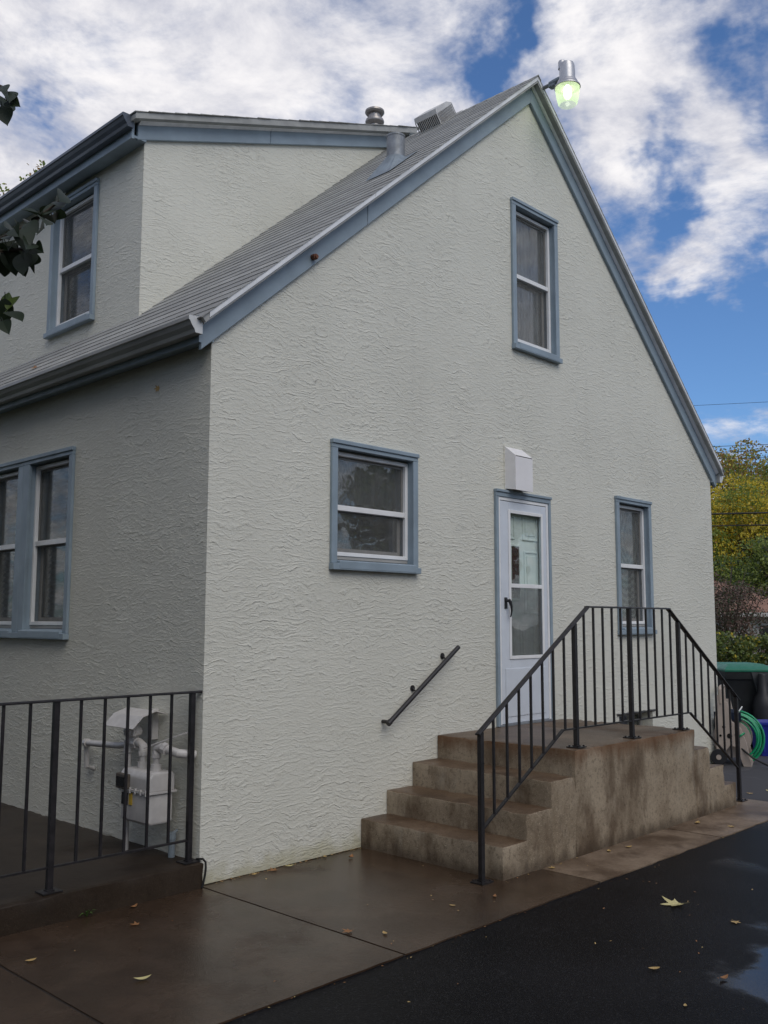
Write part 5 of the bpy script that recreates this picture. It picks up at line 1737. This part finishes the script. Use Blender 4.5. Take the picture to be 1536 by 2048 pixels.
lm = [heart_leaf(.072, .0225, seed=1), heart_leaf(.064, .0205, seed=2, fold=.4), heart_leaf(.076, .024, seed=3, fold=.15)]
ly = heart_leaf(.062, .015, 'leaf_young', .4)
segs_ = [(Vector(a), Vector(b)) for tw in TWIGS for a, b in zip(tw[:-1], tw[1:])]
nto = Vector(nt.location)
for tw in TWIGS[1:3]:
    for a_, b_ in zip(tw[1:-1], tw[2:]):
        for t_ in (.2, .55, .85):
            LEAVES.append(tuple(Vector(a_).lerp(Vector(b_), t_) + Vector((random.uniform(-.03, .03), random.uniform(-.03, .03), random.uniform(-.045, .03)))))
for i, c in enumerate(LEAVES):
    c = Vector(c)
    best = min((((a + (b - a) * max(0, min(1, (c - a).dot(b - a) / (b - a).length_squared))) - c).length, k) for k, (a, b) in enumerate(segs_))
    a, b = segs_[best[1]]
    st = a + (b - a) * max(0, min(1, (c - a).dot(b - a) / (b - a).length_squared))
    d = (c - st)
    if d.length < .01: d = Vector((random.uniform(-1, 1), random.uniform(-1, 1), -.6))
    d = (d.normalized() + Vector((random.uniform(-.25, .25), random.uniform(-.25, .25), random.uniform(-.4, .1)))).normalized()
    young = i in (27, 28)
    if young: d = Vector((.2, .1, 1)).normalized() if i == 27 else Vector((.45, .1, .8)).normalized()
    o_ = bpy.data.objects.new('leaf', ly if young else lm[i % 3])
    COL.objects.link(o_); o_.parent = nt
    # face roughly level with random roll
    nrm_ = (Vector((-.55, -.65, .45)) + Vector((random.uniform(-.6, .6), random.uniform(-.6, .6), random.uniform(-.6, .6)))).normalized()
    side = nrm_.cross(d).normalized()
    mt = Matrix((d, side, d.cross(side))).transposed().to_4x4()
    mt.translation = c - d * .04 - nto
    mt = mt @ Matrix.Scale(random.uniform(1.0, 1.2), 4)
    o_.matrix_local = mt
    if young: o_['label'] = 'young pale green leaf pointing up'
cen = []; rad = []  # out-of-view crown, placed and thickened to shade the side wall
for k in range(125):
    while True:
        p_ = Vector((random.uniform(-1, 1), random.uniform(-1, 1), random.uniform(-1, 1)))
        if p_.length < 1: break
    c = Vector((-3.9, 2.2, 4.3)) + Vector((p_.x * 2.5, p_.y * 3.6, p_.z * 2.1))
    # keep clear of the line of sight at the left of the view
    if (c.x + 3.64) > .443 * (c.y + 5.11) - .75: continue
    cen.append(tuple(c)); rad.append(random.uniform(.3, .5))
oo = leaf_cloud('foliage', ['leaf_near'], cen, rad, 210, .13, nt, seed=31, shell=.2); oo['kind'] = 'stuff'


# ------------------------------------------------------------------ fallen leaves
def maple_leaf_mesh(r_=.085, mat='leaf_pale', curl=.02):
    tips = [(90, 1.0), (38, .92), (-18, .70), (-62, .45), (-118, .45), (198, .70), (142, .92)]
    vs = [(0, 0, .004)]
    n_ = len(tips)
    tips = sorted(tips, key=lambda q: q[0] % 360)
    ring_ = []
    for i, (an, k) in enumerate(tips):
        an2 = tips[(i + 1) % n_][0] % 360
        a1_ = an % 360
        if an2 <= a1_: an2 += 360
        for (aa, rr) in ((a1_ - 9, k * .74), (a1_, k), (a1_ + 9, k * .72), ((a1_ + an2) / 2, .42)):
            x_ = r_ * rr * math.cos(math.radians(aa)); y_ = r_ * rr * math.sin(math.radians(aa))
            z_ = .004 + curl * rr * rr * (0.5 + .5 * math.sin(math.radians(aa) * 2 + 1)) * (r_ / .085)
            ring_.append((x_, y_, z_))
    vs += ring_
    fs = [(0, 1 + i, 1 + (i + 1) % len(ring_)) for i in range(len(ring_))]
    k0 = len(vs)
    vs += [(-.001, 0, .005), (.001, 0, .005), (.012, -r_ * .9, .006), (.010, -r_ * .9, .006)]
    fs.append((k0, k0 + 1, k0 + 2, k0 + 3))
    mb2 = MB(); mb2.add(vs, fs)
    return mb2.mesh('fallen_leaf', [M[mat]])


def oval_leaf_mesh(L_=.06, w_=.016, mat='leaf_fallen', curl=.3):
    vs = []; fs = []
    n_ = 7
    for i in range(n_ + 1):
        t_ = i / n_; x_ = (t_ - .5) * L_; wd = w_ * math.sin(PI * min(1, t_ * 1.02)) ** .8 + .0004
        z_ = .004 + curl * L_ * (t_ - .5) ** 2
        vs += [(x_, -wd + .15 * L_ * (t_ - .5) ** 2, z_ + .25 * wd), (x_, .15 * L_ * (t_ - .5) ** 2, z_), (x_, wd + .15 * L_ * (t_ - .5) ** 2, z_ + .25 * wd)]
    for i in range(n_):
        a = 3 * i; fs += [(a, a + 3, a + 4, a + 1), (a + 1, a + 4, a + 5, a + 2)]
    mb2 = MB(); mb2.add(vs, fs)
    return mb2.mesh('fallen_leaf', [M[mat]])


def drop_leaf(me, x_, y_, z_, rz, label, tilt=0.0, s_=1.0):
    o_ = bpy.data.objects.new('fallen_leaf', me); COL.objects.link(o_)
    o_.location = (x_, y_, z_); o_.rotation_euler = (tilt, tilt * .5, rz); o_.scale = (s_, s_, s_)
    tag(o_, label, 'leaf', 'fallen leaves on the ground')


m_big = maple_leaf_mesh(.10, 'leaf_pale', .035); m_sm = maple_leaf_mesh(.045, 'leaf_fallen', .02); m_br = maple_leaf_mesh(.05, 'leaf_brown', .025)
ov_y = oval_leaf_mesh(.062, .015, 'leaf_fallen', .5); ov_p = oval_leaf_mesh(.085, .016, 'leaf_pale', .6); ov_b = oval_leaf_mesh(.06, .014, 'leaf_brown', .9)
AZ_ = -0.010
drop_leaf(m_big, 1.756, -2.32, AZ_, .9, 'largest pale yellow maple leaf lying on the black asphalt')
drop_leaf(m_sm, 1.679, -2.711, AZ_, 2.2, 'small tan lobed leaf on the asphalt right of the big maple leaf', s_=.9)
drop_leaf(ov_y, .703, -2.74, AZ_, 2.5, 'single tan oval leaf on the asphalt below the big maple leaf')
drop_leaf(ov_b, .818, -3.034, AZ_, 2.9, 'narrow brown leaf on the asphalt beside the blue sky reflection')
drop_leaf(ov_y, -1.348, -.521, 0, -.1, 'tan oval leaf on the wet pavement nearest the left photo edge', s_=.95)
drop_leaf(ov_p, -1.099, -1.119, 0, -.3, 'curved pale green-yellow leaf on the wet pavement at bottom left')
drop_leaf(m_br, -.69, -.397, 0, .6, 'crumpled orange-brown leaf on the pavement below the porch step', s_=.8)
drop_leaf(ov_b, -.53, -.11, 0, .2, 'brown curled leaf touching the foot of the porch slab', s_=1.0)
drop_leaf(ov_b, 1.156, -.18, 0, .5, 'orange leaf on the pavement left of the lowest step', s_=1.2)
drop_leaf(ov_y, 1.042, -.035, 0, .9, 'yellow leaf at the wall base just left of the steps', s_=.8)
drop_leaf(m_br, .045, -1.31, 0, 1.4, 'curled brown leaf sitting on the pavement joint', s_=.9)
drop_leaf(ov_y, .152, -1.474, 0, 1.1, 'small tan leaf just right of the pavement joint near the asphalt', s_=.8)
drop_leaf(ov_y, .787, -1.412, 0, 2.0, 'small yellow leaf alone on the pavement below the first railing post', s_=.65)
drop_leaf(m_sm, 1.915, -1.35, 0, .3, 'tan leaf on the pavement at the foot of the second step side', s_=.8)
drop_leaf(ov_y, 2.589, -1.38, 0, .6, 'yellow leaf on the strip below the landing, left of a pair', s_=.9)
drop_leaf(ov_y, 2.80, -1.42, 0, -.3, 'yellow leaf on the strip below the landing, right of a pair', s_=1.0)
drop_leaf(ov_y, 3.95, -1.40, 0, .2, 'pale yellow leaf on the dry strip under the far end of the landing', s_=1.3)
drop_leaf(m_sm, 4.02, -1.66, 0, .8, 'green-yellow leaf at the pavement edge near the far steps')
drop_leaf(m_sm, 5.661, -1.115, AZ_, 1.8, 'yellow leaf on the asphalt past the end post of the stoop railing', s_=1.0)
drop_leaf(ov_p, 5.90, -1.20, AZ_, 1.0, 'pale leaf on the asphalt at the right photo edge', s_=.9)
drop_leaf(ov_y, .40, -.05, 0, .1, 'yellow leaf against the stucco base near the house corner', s_=.8)
drop_leaf(m_br, .56, -.06, 0, .9, 'brown lobed leaf in the litter at the stucco base')
drop_leaf(ov_p, .70, -.05, 0, -.4, 'pale leaf at the right end of the litter at the stucco base', s_=.8)
drop_leaf(ov_b, 1.10, -1.48, 0, .4, 'small brown leaf beside the base plate of the first railing post', s_=.8)
drop_leaf(ov_y, .40, -3.05, AZ_, .4, 'tiny yellow leaf low on the asphalt at bottom right', s_=.5)
# leaf caught on the stucco, leaf on the roof
o_ = bpy.data.objects.new('wall_leaf', m_sm); COL.objects.link(o_); o_.location = (-.004, .626, 3.295); o_.rotation_euler = (0, -PI / 2, .4); o_.scale = (.8, .8, .8)
tag(o_, 'small yellow leaf stuck on the shaded side wall under the eave', 'leaf')
o_ = bpy.data.objects.new('roof_leaf', m_br); COL.objects.link(o_); o_.location = (.135, 2.849, Ttop(.135) + .01); o_.rotation_euler = (0, -math.atan(SL), .4); o_.scale = (.9, .9, .9)
tag(o_, 'orange leaf lying on the roof shingles above the gutter', 'leaf')
# weed at the slab foot
root = thing('weed', (-.805, -.07, 0), 'small green weed sprouting where porch slab meets pavement', 'plant')
mb = MB()
for k in range(7):
    an = -PI + k * .52 + random.uniform(-.2, .2); L2 = random.uniform(.05, .10)
    d = Vector((math.cos(an), math.sin(an) * .7 - .1, random.uniform(.3, .9))).normalized() * L2
    sd = d.cross(Vector((0, 0, 1))).normalized() * .006
    b0_ = Vector((-.805, -.07, 0))
    mid3 = b0_ + d * .55 + Vector((0, 0, .012))
    mb.add([b0_ - sd * .4, b0_ + sd * .4, mid3 + sd, b0_ + d * 1.0 - Vector((0, 0, .01)), mid3 - sd], [(0, 1, 2, 4), (4, 2, 3)])
mb.build('blade', M['weed'], root)
# crumbs of leaf litter along the foot of the walls and steps
rg = np.random.default_rng(5)
mb = MB()


def crumbs(n_, fx_, zz3=0.001):
    for _ in range(n_):
        p_ = Vector(fx_()); s_ = rg.uniform(.003, .010)
        an = rg.uniform(0, 2 * PI)
        u = Vector((math.cos(an), math.sin(an), rg.uniform(-.2, .3))) * s_; v_ = Vector((-math.sin(an), math.cos(an), rg.uniform(-.2, .2))) * s_ * .5
        mb.add([p_ - u, p_ + v_, p_ + u, p_ - v_], [(0, 1, 2, 3)], mi=int(rg.integers(0, 2)))


crumbs(170, lambda: (rg.uniform(.1, 1.4), -.010 - abs(rg.normal()) * .018, .004))
crumbs(60, lambda: (rg.uniform(1.5, 5.0), -1.312 - abs(rg.normal()) * .014, .004))
crumbs(60, lambda: (4.98 + abs(rg.normal()) * .12, rg.uniform(-1.3, -.3), .004))
crumbs(60, lambda: (rg.uniform(-1.3, 5.2), SW_Y - abs(rg.normal()) * .03, AZ_ + .003))
crumbs(40, lambda: (rg.uniform(-1.4, 2.4), rg.uniform(-1.7, -.1), .004))
crumbs(50, lambda: (rg.uniform(-.5, 3.5), rg.uniform(-3.6, -1.8), AZ_ + .003))
tag(mb.build('leaf_litter', [M['leaf_brown'], M['leaf_fallen']]), 'small crumbs of brown leaf litter along the wall base and steps', 'leaf litter', kind='stuff')
